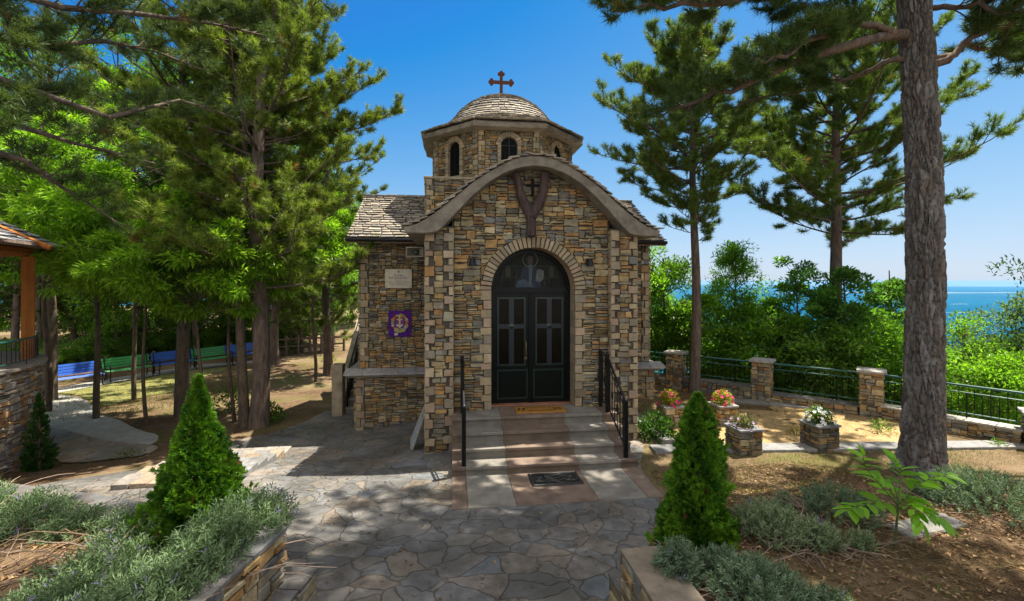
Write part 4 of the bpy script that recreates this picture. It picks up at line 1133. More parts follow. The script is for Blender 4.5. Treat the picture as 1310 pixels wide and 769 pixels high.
mb = MB(); zz = float(G(-3.1, 13.7)); mb.bbox((-3.24,13.25,zz-.1),(-2.96,13.6,zz+1.42),.01,(.36,.30,.21))
mb.prism([(13.6,zz-.1),(18,zz-.1),(18,zz+2.95),(17.5,zz+2.95),(13.6,zz+.45)], -3.22, -2.98, (.34,.29,.22), fn=lambda V: V[:, [1,0,2]])
o = mb.build('cheek_wall', M['concrete'], st); o.location = (2.9,-13.5,.6)
mb = MB()
pts = [(-2.90, 13.6+.58*k, zz+.18+.35*k) for k in range(8)]
for p in pts: mb.tube([p, (p[0],p[1],p[2]+.95)], .015, 6)
mb.tube([(p[0],p[1],p[2]+.95) for p in pts], .02, 8); mb.tube([(p[0],p[1],p[2]+.5) for p in pts], .01, 6)
for p, q in zip(pts, pts[1:]):
    for f_ in (.25,.5,.75): mb.tube([(p[0],p[1]+(q[1]-p[1])*f_,p[2]+(q[2]-p[2])*f_+.1),(p[0],p[1]+(q[1]-p[1])*f_,p[2]+(q[2]-p[2])*f_+.95)], .008, 5)
o = mb.build('handrail', M['iron'], st); o.location = (2.9,-13.5,.6)

# ------------------------------------------------------------------ shallow steps down to the yard
t = thing('garden_steps', 'flight of six shallow paved steps dropping away left of the chapel forecourt', 'steps', (-4.2, 8.0, 0))
for k in range(6):
    y = 7.75+.43*k; z = float(G(-3.35, y)) + .085
    mb = MB(); n = 8
    xs = np.linspace(-5.1, -3.32, n)
    for a, b in zip(xs, xs[1:]):
        mb.bbox((a+.006, y+rs.normal(0,.006), z-.5), (b-.006, y+.43, z-rs.uniform(0,.008)), .008, pick(np.array([[.22,.20,.18],[.26,.225,.19],[.19,.19,.19],[.28,.22,.16]]), rs))
    o = mb.build('step', M['slate'], t); o.location = (4.2,-8.0,0)

# ------------------------------------------------------------------ planter walls beside the foreground stair
def stone_wall(name, label, cat, p0, p1, zb, zt, th, faces=(1,), r=None, cap=True, hmx=.17, wmx=.42, ends=(0,1), capw=.03, group=None, capcol=None, zt2=None, zb2=None):
    """straight stone wall from p0 to p1; +1 = face on the left of the direction, -1 = right"""
    r = r or np.random.default_rng(31); p0 = np.array(p0, float); p1 = np.array(p1, float); L = np.linalg.norm(p1-p0); a = (p1-p0)/L; nl = np.array([-a[1], a[0]])
    zt2 = zt if zt2 is None else zt2; zb2 = zb if zb2 is None else zb2
    t = thing(name, label, cat, (p0[0], p0[1], zb), 0, group)
    def put(mb, nm, m, par=None): o = mb.build(nm, m, par or t); o.location = (-p0[0], -p0[1], -zb) if par is None else (0,0,0); return o
    mb = MB(); c = .006
    def corner(s, off, z): q = p0 + a*s + nl*off; return (q[0], q[1], z)
    V = [corner(c,-th/2+c,zb),corner(L-c,-th/2+c,zb2),corner(L-c,th/2-c,zb2),corner(c,th/2-c,zb),corner(c,-th/2+c,zt),corner(L-c,-th/2+c,zt2),corner(L-c,th/2-c,zt2),corner(c,th/2-c,zt)]
    mb.arr(V, [[0,3,2,1],[4,5,6,7],[0,1,5,4],[1,2,6,5],[2,3,7,6],[3,0,4,7]], mi=2)
    zlo, zhi = min(zb, zb2), max(zt, zt2)
    def cl(P):
        P = P.copy(); P[:,1] = np.clip(P[:,1], zb+(zb2-zb)*P[:,0]/L, zt+(zt2-zt)*P[:,0]/L); return P
    for f_ in faces:
        o = p0 + nl*f_*th/2; fr_ = Frame((o[0],o[1],0), (a[0],a[1],0), (nl[0]*f_, nl[1]*f_, 0))
        masonry(mb, fr_, 0, L, zlo, zhi, r, clamp=None if (zt2 == zt and zb2 == zb) else cl, hmx=hmx, wmx=wmx, jit=.007)
    for e in ends:
        q = p0 if e == 0 else p1; d = -a if e == 0 else a; z_a, z_b = (zb, zt) if e == 0 else (zb2, zt2)
        fr_ = Frame((q[0],q[1],0), (nl[0],nl[1],0), (d[0],d[1],0)); masonry(mb, fr_, -th/2-.03, th/2+.03, z_a, z_b, r, hmx=.16, wmx=.3)
    put(mb, 'masonry', SM)
    if cap:
        mb = MB(); s = -capw
        while s < L+capw-.01:
            wd = r.uniform(.35,.75); e = min(s+wd, L+capw); 
            if L+capw-e < .12: e = L+capw
            o1, o2 = -th/2-capw-r.uniform(0,.02), th/2+capw+r.uniform(0,.02)
            def cz(s_): return zt+(zt2-zt)*np.clip(s_/L,0,1)
            V = [corner(s+.005,o1,cz(s)+.002),corner(e-.005,o1,cz(e)+.002),corner(e-.005,o2,cz(e)+.002),corner(s+.005,o2,cz(s)+.002)]; V = np.array(V)
            T = V+np.array([0,0,.026+r.uniform(0,.012)]); mb.arr(np.concatenate([V,T]), [[0,3,2,1],[4,5,6,7],[0,1,5,4],[1,2,6,5],[2,3,7,6],[3,0,4,7]], capcol if capcol is not None else pick(np.array([[.125,.125,.125],[.155,.145,.13],[.11,.105,.10]]), r))
            s = e
        put(mb, 'coping', M['slate'])
    return t
rw = np.random.default_rng(77)
off = .16
stone_wall('planter_wall', 'stone retaining wall with slate coping holding the lavender bed at the lower left', 'planter wall', (-2.14-off,1.2), (-1.42-off,4.30), -.1, .955, .22, (-1,1), rw, ends=(1,), hmx=.19, wmx=.4)

stone_wall('planter_wall', 'low stone block with slate cap stepped down at the end of the left planter wall', 'planter wall', (-1.57,3.50), (-1.38,4.44), -.1, .50, .26, (-1,1), rw, ends=(1,), hmx=.17, wmx=.35)
stone_wall('planter_wall', 'stone wall along the far edge of the left lavender bed behind the bushy thuja', 'planter wall', (-1.72,4.60), (-8.8,7.2), -.3, .80, .28, (-1,), rw, ends=())
stone_wall('planter_wall', 'stone retaining wall with broad coping holding the planted bank at the lower right', 'planter wall', (1.37+.14,1.2), (1.365+.14,3.58), -.1, .955, .27, (-1,1), rw, ends=(1,), hmx=.19, wmx=.4, capcol=(.19,.155,.115))
stone_wall('planter_wall', 'low stone block stepped down at the end of the right planter wall', 'planter wall', (1.43+.10,3.3), (1.43+.10,4.0), -.1, .50, .22, (-1,1), rw, ends=(1,), hmx=.17, wmx=.35)
t = thing('foreground_stair', 'stone stair going down between the two planter walls to the forecourt', 'stair', (0,1.2,0))
for k in range(8):
    mb = MB(); z = .165*(k+1); y = 3.95-.33*k; mb.bbox((-2.1,y-.36,-.1),(1.36,y,z),.012,pick(np.array([[.2,.2,.2],[.24,.22,.2]]),rs)); o = mb.build('step', M['slate'], t); o.location = (0,-1.2,0)
mb = MB(); mb.box((-6,-5,-.2),(6,1.3,1.46),(.22,.21,.2)); struct(mb.build('terrace', M['paving']))

# ------------------------------------------------------------------ kerbs, low walls, pillars and fence on the right
def kerb(p0, p1, wd, zt, label):
    p0 = np.array(p0); p1 = np.array(p1); L = np.linalg.norm(p1-p0); a = (p1-p0)/L; n_ = np.array([-a[1],a[0]]); mb = MB(); s = 0
    while s < L-.05:
        e = min(L, s+rs.uniform(.7,1.1)); q = p0+a*s
        Mx = rotz(math.atan2(a[1],a[0]), (q[0],q[1],float(G(*(p0+a*(s+e)/2)))))
        mb.bbox((.004,-wd/2,-.15),(e-s-.004,wd/2,zt),.008,pick(np.array([[.18,.18,.18],[.21,.205,.19]]),rs),M=Mx); s = e
    tag(mb.build('stone_kerb', M['slate']), label, 'kerb')
kerb((3.66,8.25),(11.3,7.55),.36,.05,'long grey stone kerb running right from the chapel under the two front planter boxes')
kerb((7.2,11.35),(9.7,10.15),.40,.05,'short grey stone kerb strip along the back of the dry grass patch')
kerb((4.1,8.5),(4.15,10.6),.25,.10,'sloping grey kerb bordering the small shrub bed at the right corner of the chapel')
pil_lab = ['stone fence pillar nearest the chapel, half behind the thin pine trunk','middle stone fence pillar between the thin pine and the sunlit pillar','sunlit orange stone fence pillar left of the big pine trunk','stone fence pillar behind the big pine trunk, at the turn of the fence']
rf = np.random.default_rng(51)
for k in range(4):
    x, y = FENCE[k+1]; t = thing('stone_pillar', pil_lab[k], 'pillar', (x,y,-.1), R(-45), 'fence pillars')
    mb = MB(); hw = .20; zt = 1.02 if k != 3 else .62
    mb.box((-hw+.004,-hw+.004,-.4),(hw-.004,hw-.004,zt+.1),mi=2)
    for a, n_ in (((1,0,0),(0,-1,0)),((0,1,0),(1,0,0)),((-1,0,0),(0,1,0)),((0,-1,0),(-1,0,0))):
        masonry(mb, Frame(np.array(n_)*hw, a, n_), -hw-.02, hw+.02, -.35, zt+.1, rf, hmx=.16, wmx=.3, depth=(.015,.035))
    mb.build('masonry', SM, t); mb = MB(); mb.bbox((-hw-.08,-hw-.08,zt+.1),(hw+.08,hw+.08,zt+.155),.012,(.27,.26,.24)); mb.build('cap', M['slate'], t)
wl = [('low stone wall with coping left of the nearest chapel-side pillar',0,.32),('low stone wall with slate coping between the thin pine and the middle pillar',1,.32),('low rubble wall between the middle and the sunlit pillar',2,.20),('low sunlit stone wall with pale coping running behind the big pine',3,.27),('low stone wall continuing out of view at the right edge',4,.27)]
for lab, k, h in wl:
    p0, p1 = FENCE[k], FENCE[k+1]; d = nrm(p1-p0); stone_wall('low_wall', lab, 'wall', p0+d*.24, p1-d*.24, -.3, h, .30, (-1,), rf, ends=(), hmx=.14, wmx=.35, capcol=(.36,.34,.30) if k >= 3 else None)
def fence(label, p0, p1, zb, zt, group=None):
    p0 = np.array(p0); p1 = np.array(p1); L = np.linalg.norm(p1-p0); a = (p1-p0)/L
    t = thing('iron_fence', label, 'fence', (p0[0],p0[1],zb), math.atan2(a[1],a[0]), group)
    mb = MB(); mb.tube([(0,0,zt-zb),(L,0,zt-zb)], .024, 8); mb.tube([(0,0,zt-zb-.14),(L,0,zt-zb-.14)], .012, 6); mb.tube([(0,0,.10),(L,0,.10)], .012, 6); mb.build('rail', M['green_iron'], t)
    mb = MB(); n = int(L/.115)
    for k in range(1, n): mb.tube([(k*L/n,0,.0 if k % 12 == 0 else .10),(k*L/n,0,zt-zb-(.0 if k % 2 else .14))], .0075 if k % 12 else .014, 5)
    mb.build('bars', M['iron'], t)
fl = ['dark green iron fence between chapel and the nearest pillar','dark iron fence with green top rail between the thin pine and middle pillar','shaded iron fence panel between the middle pillar and the sunlit pillar','bright green iron fence right of the sunlit pillar, crossing behind the big pine','bright green iron fence panel at the far right edge']
for k in range(5):
    p0, p1 = FENCE[k], FENCE[k+1]; d = nrm(p1-p0); fence(fl[k], p0+d*.2, p1-d*.2, wl[k][2]+.05, .98)

# ------------------------------------------------------------------ foliage generators
def needles(mb, P, D, k, L, wd, r, ca, cb_, spread=.92, mi=0):
    """tufts of needles at points P pointing along D"""
    P = np.asarray(P, float); D = nrm(D); n = len(P); t = np.clip(r.beta(1.6, 1.6, n) + r.normal(0, .08, n), 0, 1)[:,None]
    C = np.asarray(ca)*(1-t) + np.asarray(cb_)*t
    brown = r.random(n) < .012; C[brown] = (.22, .13, .05)
    P = np.repeat(P, k, 0); D = np.repeat(D, k, 0); C = np.repeat(C, k, 0)*r.uniform(.8, 1.2, (n*k,1))
    d = nrm(D + r.normal(0, spread, (n*k,3))*np.array([1,1,.9])); s = nrm(np.cross(d, r.normal(0,1,(n*k,3))))
    l = L*r.uniform(.65, 1.1, (n*k,1)); b = P + d*.008 + D*r.uniform(-.4,.3,(n*k,1))*L
    V = np.stack([b - s*wd/2, b + s*wd/2, b + d*l], 1).reshape(-1,3)
    mb.arr(V, np.arange(n*k*3).reshape(-1,3), C, mi)

def leaves(mb, P, A, Nn, L, W, r, C, fold=.25, mi=0):
    """folded rhombic leaves: base P, axis A, upper side Nn"""
    n = len(P); A = nrm(A); S_ = nrm(np.cross(A, Nn)); U = np.cross(S_, A)
    L = np.broadcast_to(np.asarray(L, float).reshape(-1,1), (n,1)); W = np.broadcast_to(np.asarray(W, float).reshape(-1,1), (n,1))
    m_ = P + A*L*.45
    V = np.stack([P, m_ - S_*W/2 + U*W*fold, P + A*L - U*L*.12, m_ + S_*W/2 + U*W*fold], 1).reshape(-1,3)
    i = np.arange(n)[:,None]*4
    F = np.concatenate([i + np.array([[0,1,2]]), i + np.array([[0,2,3]])]); C = np.asarray(C)
    mb.arr(V, F, np.concatenate([C, C]), mi)

def lerp_cols(r, n, ca, cb_, k=.15):
    t = r.random((n,1)); return np.clip((np.asarray(ca)*(1-t)+np.asarray(cb_)*t)*(1+k*r.normal(0,1,(n,1))), .004, .8)

def perp_rot(d, ang, az):
    """direction turned away from d by ang, about it by az"""
    d = nrm(d); u = nrm(np.cross(d, [0,0,1.] if abs(d[2]) < .95 else [1.,0,0])); v = np.cross(d, u)
    return d*math.cos(ang) + (u*math.cos(az)+v*math.sin(az))*math.sin(ang)

PA, PB = (.05,.10,.02), (.19,.27,.05)
def limb_tufts(r, pts, P, D, wood, twig_len=(.35,.9), step=.22, t0=.3, r0=.03, tstep=.10, droop=0, flat=.5, sub=True, tcol=(.5,.5,.5)):
    """twigs with tufts along one limb"""
    pts = np.asarray(pts); seg = np.linalg.norm(np.diff(pts, axis=0), axis=1); cum = np.concatenate([[0], np.cumsum(seg)]); L = cum[-1]; s = L*t0
    while s < L:
        t = s/L; p = np.array([np.interp(s, cum, pts[:,i]) for i in range(3)]); q = np.array([np.interp(min(s+.05,L), cum, pts[:,i]) for i in range(3)]); d = nrm(q-p) if s+.05 < L else nrm(pts[-1]-pts[-2])
        sd_ = nrm(np.cross(d, [0,0,1])); az = r.choice([-1,1]); up = r.normal(.25, flat)
        td = nrm(d*r.uniform(.5,1.0) + sd_*az*r.uniform(.4,1.1) + np.array([0,0,up])); tl = r.uniform(*twig_len)*(1.1-.55*t)
        n = 5; f = np.linspace(0,1,n)[:,None]; tp = p + td*tl*f + np.array([0,0,1])*tl*(.22-droop)*f**2 + r.normal(0,.015,(n,3))*f
        wood.tube(tp, np.linspace(.011,.004,n)*(.6+tl), 4, cap=False)
        m_ = max(2, int(tl/tstep))
        for k in range(m_):
            ff = .35+.65*(k+1)/m_; i = ff*(n-1); i0 = min(int(i), n-2); x = tp[i0]+(tp[i0+1]-tp[i0])*(i-i0); dd = nrm(tp[i0+1]-tp[i0])
            if sub and ff < .98:
                for sg in (-1,1):
                    if r.random() < .75:
                        e = nrm(np.cross(dd,[0,0,1]))*sg; x2 = x + (e*.7+dd*.7+np.array([0,0,r.normal(.2,.2)]))*r.uniform(.06,.16); P.append(x2); D.append(nrm(x2-x)*.8+np.array([0,0,.35]))
            P.append(x); D.append(dd+np.array([0,0,.25]))
        s += step*r.uniform(.6,1.4)
    P.append(pts[-1]); D.append(nrm(pts[-1]-pts[-2])+np.array([0,0,.2]))

def bent(p0, d0, L, n, r, up=.15, wob=.05):
    pts = [np.array(p0, float)]; d = nrm(d0)
    for k in range(n):
        d = nrm(d + np.array([0,0,up/n*2]) + r.normal(0, wob, 3)); pts.append(pts[-1]+d*L/n)
    return np.array(pts)

BACK = lambda r, a: a if r.random() < .42 else R(-10) + (a % (2*PI))/(2*PI)*R(200)   # limbs mostly on the far side, near side thinned to let sun through
def pine(name, label, x, y, h, r0, z0, rad, nl, seed, prof=None, k=34, nl_len=.16, wd=.012, ca=PA, cb_=PB, lean=(0,0), bark='bark_pine', trunk=True, extra=None, group=None, azr=None, tuft_step=.10, tstep=.24, dead=0, base=None, zlean=None):
    r = np.random.default_rng(seed); zb = float(G(x, y))-.1 if base is None else base
    t = thing(name, label, 'tree', (x,y,zb), 0, group); n = 16
    prof = prof or (lambda f: (1-f)**.6*(.55+.9*f if f < .5 else 1.0))
    zz = np.linspace(0, h, n); ax = np.stack([lean[0]*(zz/h)**1.3 + .05*np.sin(zz*.9+seed), lean[1]*(zz/h)**1.3 + .05*np.cos(zz*.7+seed), zz], 1)*1.0
    ax[:,:2] -= ax[0,:2]
    rad_t = r0*(1-.72*(zz/h)) ; rad_t[0] *= 1.2; 
    mb = MB(); mb.tube(ax, rad_t, 14)
    for q in range(dead):
        z = r.uniform(.35,.9)*z0; p = np.array([np.interp(z,zz,ax[:,i]) for i in range(3)]); a = r.uniform(0,2*PI); mb.tube(bent(p,[math.cos(a),math.sin(a),.1],r.uniform(.2,.8),4,r,0,.15),[.02,.016,.012,.008,.004],5)
    mb.build('trunk', M[bark], t, True)
    wood = MB(); P = []; D = []
    for i in range(nl):
        f = ((i+r.random())/nl)**.85; z = z0+(h-z0)*f; p = np.array([np.interp(z,zz,ax[:,c]) for c in range(3)])
        L = rad*prof(f)*r.uniform(.6,1.12); a = i*2.39996 + r.normal(0,.35)
        if azr is not None: a = azr(r, a)
        elv = -.08 + .75*f + r.normal(0,.12); m_ = 7
        pts = bent(p, [math.cos(a)*math.cos(elv), math.sin(a)*math.cos(elv), math.sin(elv)], L, m_, r, .25, .09)
        rb = max(.010, .0115*L); wood.tube(pts, np.linspace(rb, .006, m_+1), 6, cap=False)
        limb_tufts(r, pts, P, D, wood, (.3,.3+.22*L**.7), tstep, .16, tstep=tuft_step)
    if extra: 
        for pts, rb, t0, tw in extra:
            pts = np.asarray(pts)-np.array([x,y,zb]); wood.tube(pts, np.linspace(rb,.012,len(pts)), 8, cap=False); limb_tufts(r, pts, P, D, wood, tw, tstep*.8, t0, tstep=tuft_step)
    p = ax[-1]; P += [p]*4; D += [(0,0,1),(.3,0,1),(-.2,.2,1),(0,-.3,1)]
    wood.build('limbs', M[bark], t, True)
    cr = MB(); needles(cr, P, D, k, nl_len, wd, r, ca, cb_); cr.build('crown', M['needle'], t)
    return t, len(P)

def spline(P, n=14):
    P = np.array(P, float); t = np.linspace(0, len(P)-1, n); return np.stack([np.interp(t, np.arange(len(P)), P[:,i]) for i in range(3)], 1) + 0

LA, LB = (.075,.185,.016), (.20,.38,.04)
def broadleaf(name, label, x, y, h, r0, crown, nleaf, seed, L=.10, W=.055, ca=LA, cb_=LB, group=None, nclump=60, csize=.45, lean=(0,0), stems=1, base=None, z0f=.15, bark='bark_dark', flat=.55, up=.35, droop=.0, hollow=.35, conical=False):
    """tree of many leaf clumps: crown = (centre height, radius x/y, radius z)"""
    r = np.random.default_rng(seed); zb = float(G(x,y))-.1 if base is None else base
    t = thing(name, label, 'tree', (x,y,zb), 0, group)
    tr = MB(); wood = MB(); cz, rx, rz = crown; n = 10
    axes = []
    for s_ in range(stems):
        zz = np.linspace(0, h*.93, n); o = r.normal(0, .12*(stems > 1), 2); ln = np.array(lean)+r.normal(0, .25*(stems > 1), 2)
        ax = np.stack([o[0]+ln[0]*(zz/h)+.06*np.sin(zz*1.3+s_+seed), o[1]+ln[1]*(zz/h)+.06*np.cos(zz*1.1+s_), zz], 1); tr.tube(ax, r0*(1-.85*zz/h), 9); axes.append(ax)
    tr.build('trunk', M[bark], t, True)
    C = []
    while len(C) < nclump:
        if conical:
            f = r.random()**.85; q = rx*(1.08-f)**.9*math.sqrt(r.uniform(.05,1)); a_ = r.uniform(0,2*PI); p = np.array([q*math.cos(a_), q*math.sin(a_), cz-rz+2*rz*f*1.02]); p[:2] += np.array(lean)*p[2]/h; C.append(p); continue
        v = r.normal(0,1,3); v = v/np.linalg.norm(v)*(hollow+(1-hollow)*r.random()**.6)
        p = np.array([v[0]*rx, v[1]*rx, cz+v[2]*rz])
        p[:2] += np.array(lean)*p[2]/h
        if p[2] > z0f*h: C.append(p)
    C = np.array(C); rel = C - np.array([0,0,cz]); 
    for c in C:
        ax = axes[r.integers(stems)]; z = np.clip(c[2]-.35*np.hypot(c[0],c[1])-.1, .1, h*.9); p = np.array([np.interp(z, ax[:,2], ax[:,i]) for i in range(3)])
        q = (p+c)/2 + np.array([0,0,.12]) + r.normal(0,.06,3); wood.tube([p,q,c], [max(.008,r0*.22),max(.006,r0*.13),.004], 5, cap=False)
    wood.build('limbs', M[bark], t, True)
    per = nleaf//nclump; idx = np.repeat(np.arange(nclump), per); m_ = len(idx); v = r.normal(0,1,(m_,3)); v = nrm(v)*r.random((m_,1))**.45
    cs = csize*r.uniform(.6,1.3,nclump)[idx][:,None]; P = C[idx] + v*cs*np.array([1,1,flat])
    out = nrm(C[idx]-np.array([0,0,cz*.85])); A = nrm(v*.8 + out*.6 + r.normal(0,.5,(m_,3)) - np.array([0,0,droop])); Nn = nrm(np.array([0,0,1.]) + r.normal(0,up,(m_,3)) + out*.3)
    tone = r.normal(0,.16,nclump)[idx][:,None]; cc = lerp_cols(r, m_, ca, cb_, .1)*(1+tone); 
    cr = MB(); leaves(cr, P, A, Nn, L*r.uniform(.7,1.2,m_), W*r.uniform(.7,1.2,m_), r, np.clip(cc,.004,.6)); cr.build('crown', M['leaf'], t)
    return t

# ------------------------------------------------------------------ big pine on the right, with plated bark
def big_pine():
    x, y = 7.72, 6.86; zb = float(G(x,y))-.08; H = 16.0; r = np.random.default_rng(101)
    t = thing('big_pine', 'tall thick pine with plated bark standing on the lawn at the right', 'tree', (x,y,zb))
    # axis: slight sweep, as in the photograph
    zz = np.concatenate([np.linspace(0, 8.5, 330), np.linspace(8.7, H, 40)])
    d0 = 7.8
    axx = np.interp(zz, [0,1.2,3,5,8,16], [0,.06,.11,.10,-.06,-.5]); axy = np.interp(zz, [0,3,8,16], [0,.02,.06,.1])
    rad = np.interp(zz, [0,.15,.5,1.2,3,5,8,16], [.41,.34,.295,.275,.26,.245,.23,.06])
    ns = 132; a = np.arange(ns)*2*PI/ns
    # bark plates: stretched cells, edges sunk
    ns_seed = 1250; su = r.uniform(0, 2*PI, ns_seed); sz = r.uniform(-.2, 8.8, ns_seed); sh = r.uniform(.4,1,ns_seed)
    A, Zg = np.meshgrid(a, zz); disp = np.zeros_like(A); cid = np.zeros(A.shape, int)
    wob = .10*np.sin(Zg*3.1+A*2) + .06*np.sin(Zg*7+A*5)
    for row in range(len(zz)):
        if zz[row] > 8.6: continue
        near = np.abs(sz-zz[row]) < .55; ids = np.where(near)[0]
        du = np.abs((A[row][:,None]+wob[row][:,None]-su[ids][None,:]+PI) % (2*PI) - PI)*.34; dz = (zz[row]-sz[ids][None,:])/3.4
        dd = np.sqrt(du**2+dz**2); o = np.argsort(dd, 1)[:, :2]; d1 = np.take_along_axis(dd,o[:,:1],1)[:,0]; d2 = np.take_along_axis(dd,o[:,1:2],1)[:,0]
        e = np.clip((d2-d1)/.034, 0, 1); disp[row] = -.052*(1-e**.55) + .010*sh[ids[o[:,0]]]; cid[row] = ids[o[:,0]]
    disp += r.normal(0,.0022,disp.shape)
    flare = np.exp(-Zg/.30)*.09*np.maximum(0, np.sin(A*5+.7)+.4*np.sin(A*3))
    RR = rad[:,None] + disp + flare
    V = np.stack([axx[:,None]+RR*np.cos(A), axy[:,None]+RR*np.sin(A), Zg], -1).reshape(-1,3)
    i = np.arange(len(zz)-1)[:,None]*ns; k = np.arange(ns)[None,:]; k2 = (k+1)%ns
    F = np.stack([i+k,i+k2,i+ns+k2,i+ns+k],-1).reshape(-1,4)
    pc = np.array([[.135,.125,.115],[.165,.153,.142],[.11,.098,.088],[.145,.122,.104],[.19,.18,.17]])[r.integers(0,5,ns_seed)]*r.uniform(.8,1.15,(ns_seed,1))
    mb = MB(); mb.arr(V, F, pc[cid[:-1].ravel()]); mb.build('trunk', M['bark_plate'], t, False)
    wood = MB(); P = []; D = []
    o = np.array([x,y,zb])
    def ax(z): return np.array([np.interp(z,zz,axx), np.interp(z,zz,axy), z])
    def px(u,v,d): return dep(u,d,v)-o
    # limbs seen in the photograph, given as points in space
    limbs = [([px(1152,40,7.75), px(1075,62,7.6), px(1005,84,7.6), px(935,112,7.7), px(880,132,7.9), px(845,150,8.1)], .085, .30, (.35,.85)),
             ([px(1152,38,7.75), px(1095,30,7.5), px(1040,52,7.2), px(985,76,7.0), px(960,85,6.9)], .06, .35, (.35,.8)),
             ([px(1152,-25,7.8), px(1080,-18,7.4), px(990,-5,7.0), px(900,5,6.9), px(830,8,7.0), px(785,14,7.2)], .08, .12, (.5,1.1)),
             ([px(1152,75,7.8), px(1110,92,8.2), px(1060,104,8.7), px(1000,118,9.2), px(940,138,9.6)], .05, .3, (.35,.8)),
             ([px(1192,85,7.8), px(1225,70,7.7), px(1262,38,7.6), px(1310,30,7.5), px(1380,35,7.4)], .07, .25, (.4,.9)),
             ([px(1192,78,7.8), px(1240,60,8.1), px(1300,70,8.5), px(1370,85,8.8)], .05, .35, (.35,.8)),
             ([px(1190,10,7.8), px(1240,5,7.4), px(1300,20,7.0), px(1380,30,6.8)], .05, .2, (.4,.9)),
             ([px(1165,-60,7.8), px(1080,-70,8.2), px(980,-45,8.6), px(900,-20,8.8), px(840,-5,9.0)], .07, .15, (.5,1.1))]
    for pts, rb, t0, tw in limbs:
        pts = spline(pts, 16); pts[1:-1] += r.normal(0,.03,(14,3)); pts[0] = ax(pts[0][2]) ; wood.tube(pts, np.linspace(rb,.014,16), 8, cap=False); limb_tufts(r, pts, P, D, wood, tw, .085, t0, tstep=.07)
    for q in range(60):
        z = r.uniform(8.2, 15.6); f = (z-8.2)/7.6; a_ = q*2.4+r.normal(0,.3); L = (5.4*(1-f)**.55+.4)*r.uniform(.6,1.1); pts = bent(ax(z), [math.cos(a_),math.sin(a_),.1+.5*f], L, 8, r, .2, .08); wood.tube(pts, np.linspace(.02+.014*L,.01,9), 6, cap=False); limb_tufts(r, pts, P, D, wood, (.4,1.0), .16, .22, tstep=.10)
    for q in range(16):  # long limbs above the view, added to cast shade on the forecourt
        z = r.uniform(9.2, 13.2); a_ = R(r.uniform(172, 238)); pts = bent(ax(z), [math.cos(a_),math.sin(a_),.05], r.uniform(5.5,8.0), 9, r, .12, .08); wood.tube(pts, np.linspace(.085,.012,10), 6, cap=False); limb_tufts(r, pts, P, D, wood, (.4,1.1), .17, .35, tstep=.11)
    wood.build('limbs', M['bark_pine'], t, True)
    cr = MB(); needles(cr, P, D, 36, .155, .0105, r, (.038,.08,.02), (.12,.185,.05)); cr.build('crown', M['needle'], t)
big_pine()

# pines behind the lawn
x, y = 6.72, 12.35
prof2 = lambda f: (.35+1.3*f if f < .45 else .95*(1-((f-.45)/.55)**1.8)+.12)
pine('pine_tree', 'slender pine with bare lower trunk rising beside the stone fence pillar', x, y, 9.9, .15, 4.3, 3.1, 58, 12, prof=prof2, dead=7, k=32, wd=.0125, lean=(-.15,0), tuft_step=.075, tstep=.125)
x, y = dep(1072, 14.5)
prof3 = lambda f: (.75+.6*f if f < .3 else .95*(1-((f-.3)/.7)**1.5)+.08)
pine('pine_tree', 'broad pine with wide spreading crown behind the fence, left of the big pine trunk', x, y, 10.9-float(G(x,y)), .235, 4.4-float(G(x,y)), 4.9, 72, 15, prof=prof3, dead=3, k=32, wd=.0135, tuft_step=.085, tstep=.135)

# broad-leaved trees on the slope beyond the fence
def tree_px(label, u, d, vtop, rx, nleaf, seed, **kw):
    nleaf = int(nleaf*1.2); x, y = dep(u, d); zb = float(G(x,y))-.1; ztop = CAMZ+(360-vtop)/600*d; h = ztop-zb
    kw.setdefault('nclump', 70); kw.setdefault('csize', .5); rz = kw.pop('rz', h*.45)
    return broadleaf('leafy_tree', label, x, y, h, kw.pop('r0', .07), (h-rz*.88, rx, rz), nleaf, seed, **kw)
LB2 = (.075,.175,.020)
tree_px('young bright green tree directly right of the chapel wall', 850, 15.5, 318, 1.25, 9000, 201, L=.13, W=.06, nclump=60, csize=.42, cb_=(.16,.30,.03))
tree_px('pointed green tree in the middle of the row beyond the fence', 940, 16, 334, 2.5, 15000, 202, L=.12, W=.045, conical=True, rz=2.9, nclump=150, csize=.40, droop=.3)
tree_px('round dark leafed tree between the pointed tree and the broad pine trunk', 1018, 15.5, 342, 1.3, 8000, 203, L=.13, W=.07, csize=.38, ca=(.06,.16,.026), cb_=(.15,.30,.05), nclump=60)
tree_px('airy tree growing in front of the broad pine trunk beyond the fence', 1078, 13.6, 326, 1.2, 7500, 204, L=.13, W=.075, csize=.36, ca=(.055,.15,.028), cb_=(.15,.30,.06), nclump=50, hollow=.2)
tree_px('airy dark green tree just left of the big pine trunk', 1142, 14.2, 328, 1.15, 7500, 205, L=.13, W=.07, csize=.36, ca=(.055,.15,.028), cb_=(.15,.30,.06), nclump=50, hollow=.2)
tree_px('low bright leafy tree behind the middle fence pillar', 985, 14.6, 392, 1.5, 9000, 206, L=.14, W=.07, cb_=(.17,.31,.03))
tree_px('low leafy tree with pale shining leaves behind the shaded fence panel', 1072, 12.9, 425, 1.25, 6500, 207, L=.13, W=.06, cb_=(.20,.32,.07))
tree_px('leafy tree behind the thin pine trunk at the fence', 890, 15.3, 385, 1.5, 9000, 208, L=.12, W=.06, cb_=(.16,.29,.03))
tree_px('bright green tree behind the fence just right of the big pine trunk', 1232, 13.0, 412, 1.5, 9000, 209, L=.10, W=.05, cb_=(.19,.35,.03))
tree_px('silvery green tree at the right edge beyond the fence', 1300, 13.5, 386, 1.35, 9000, 210, L=.11, W=.05, ca=(.03,.07,.03), cb_=(.15,.22,.11))
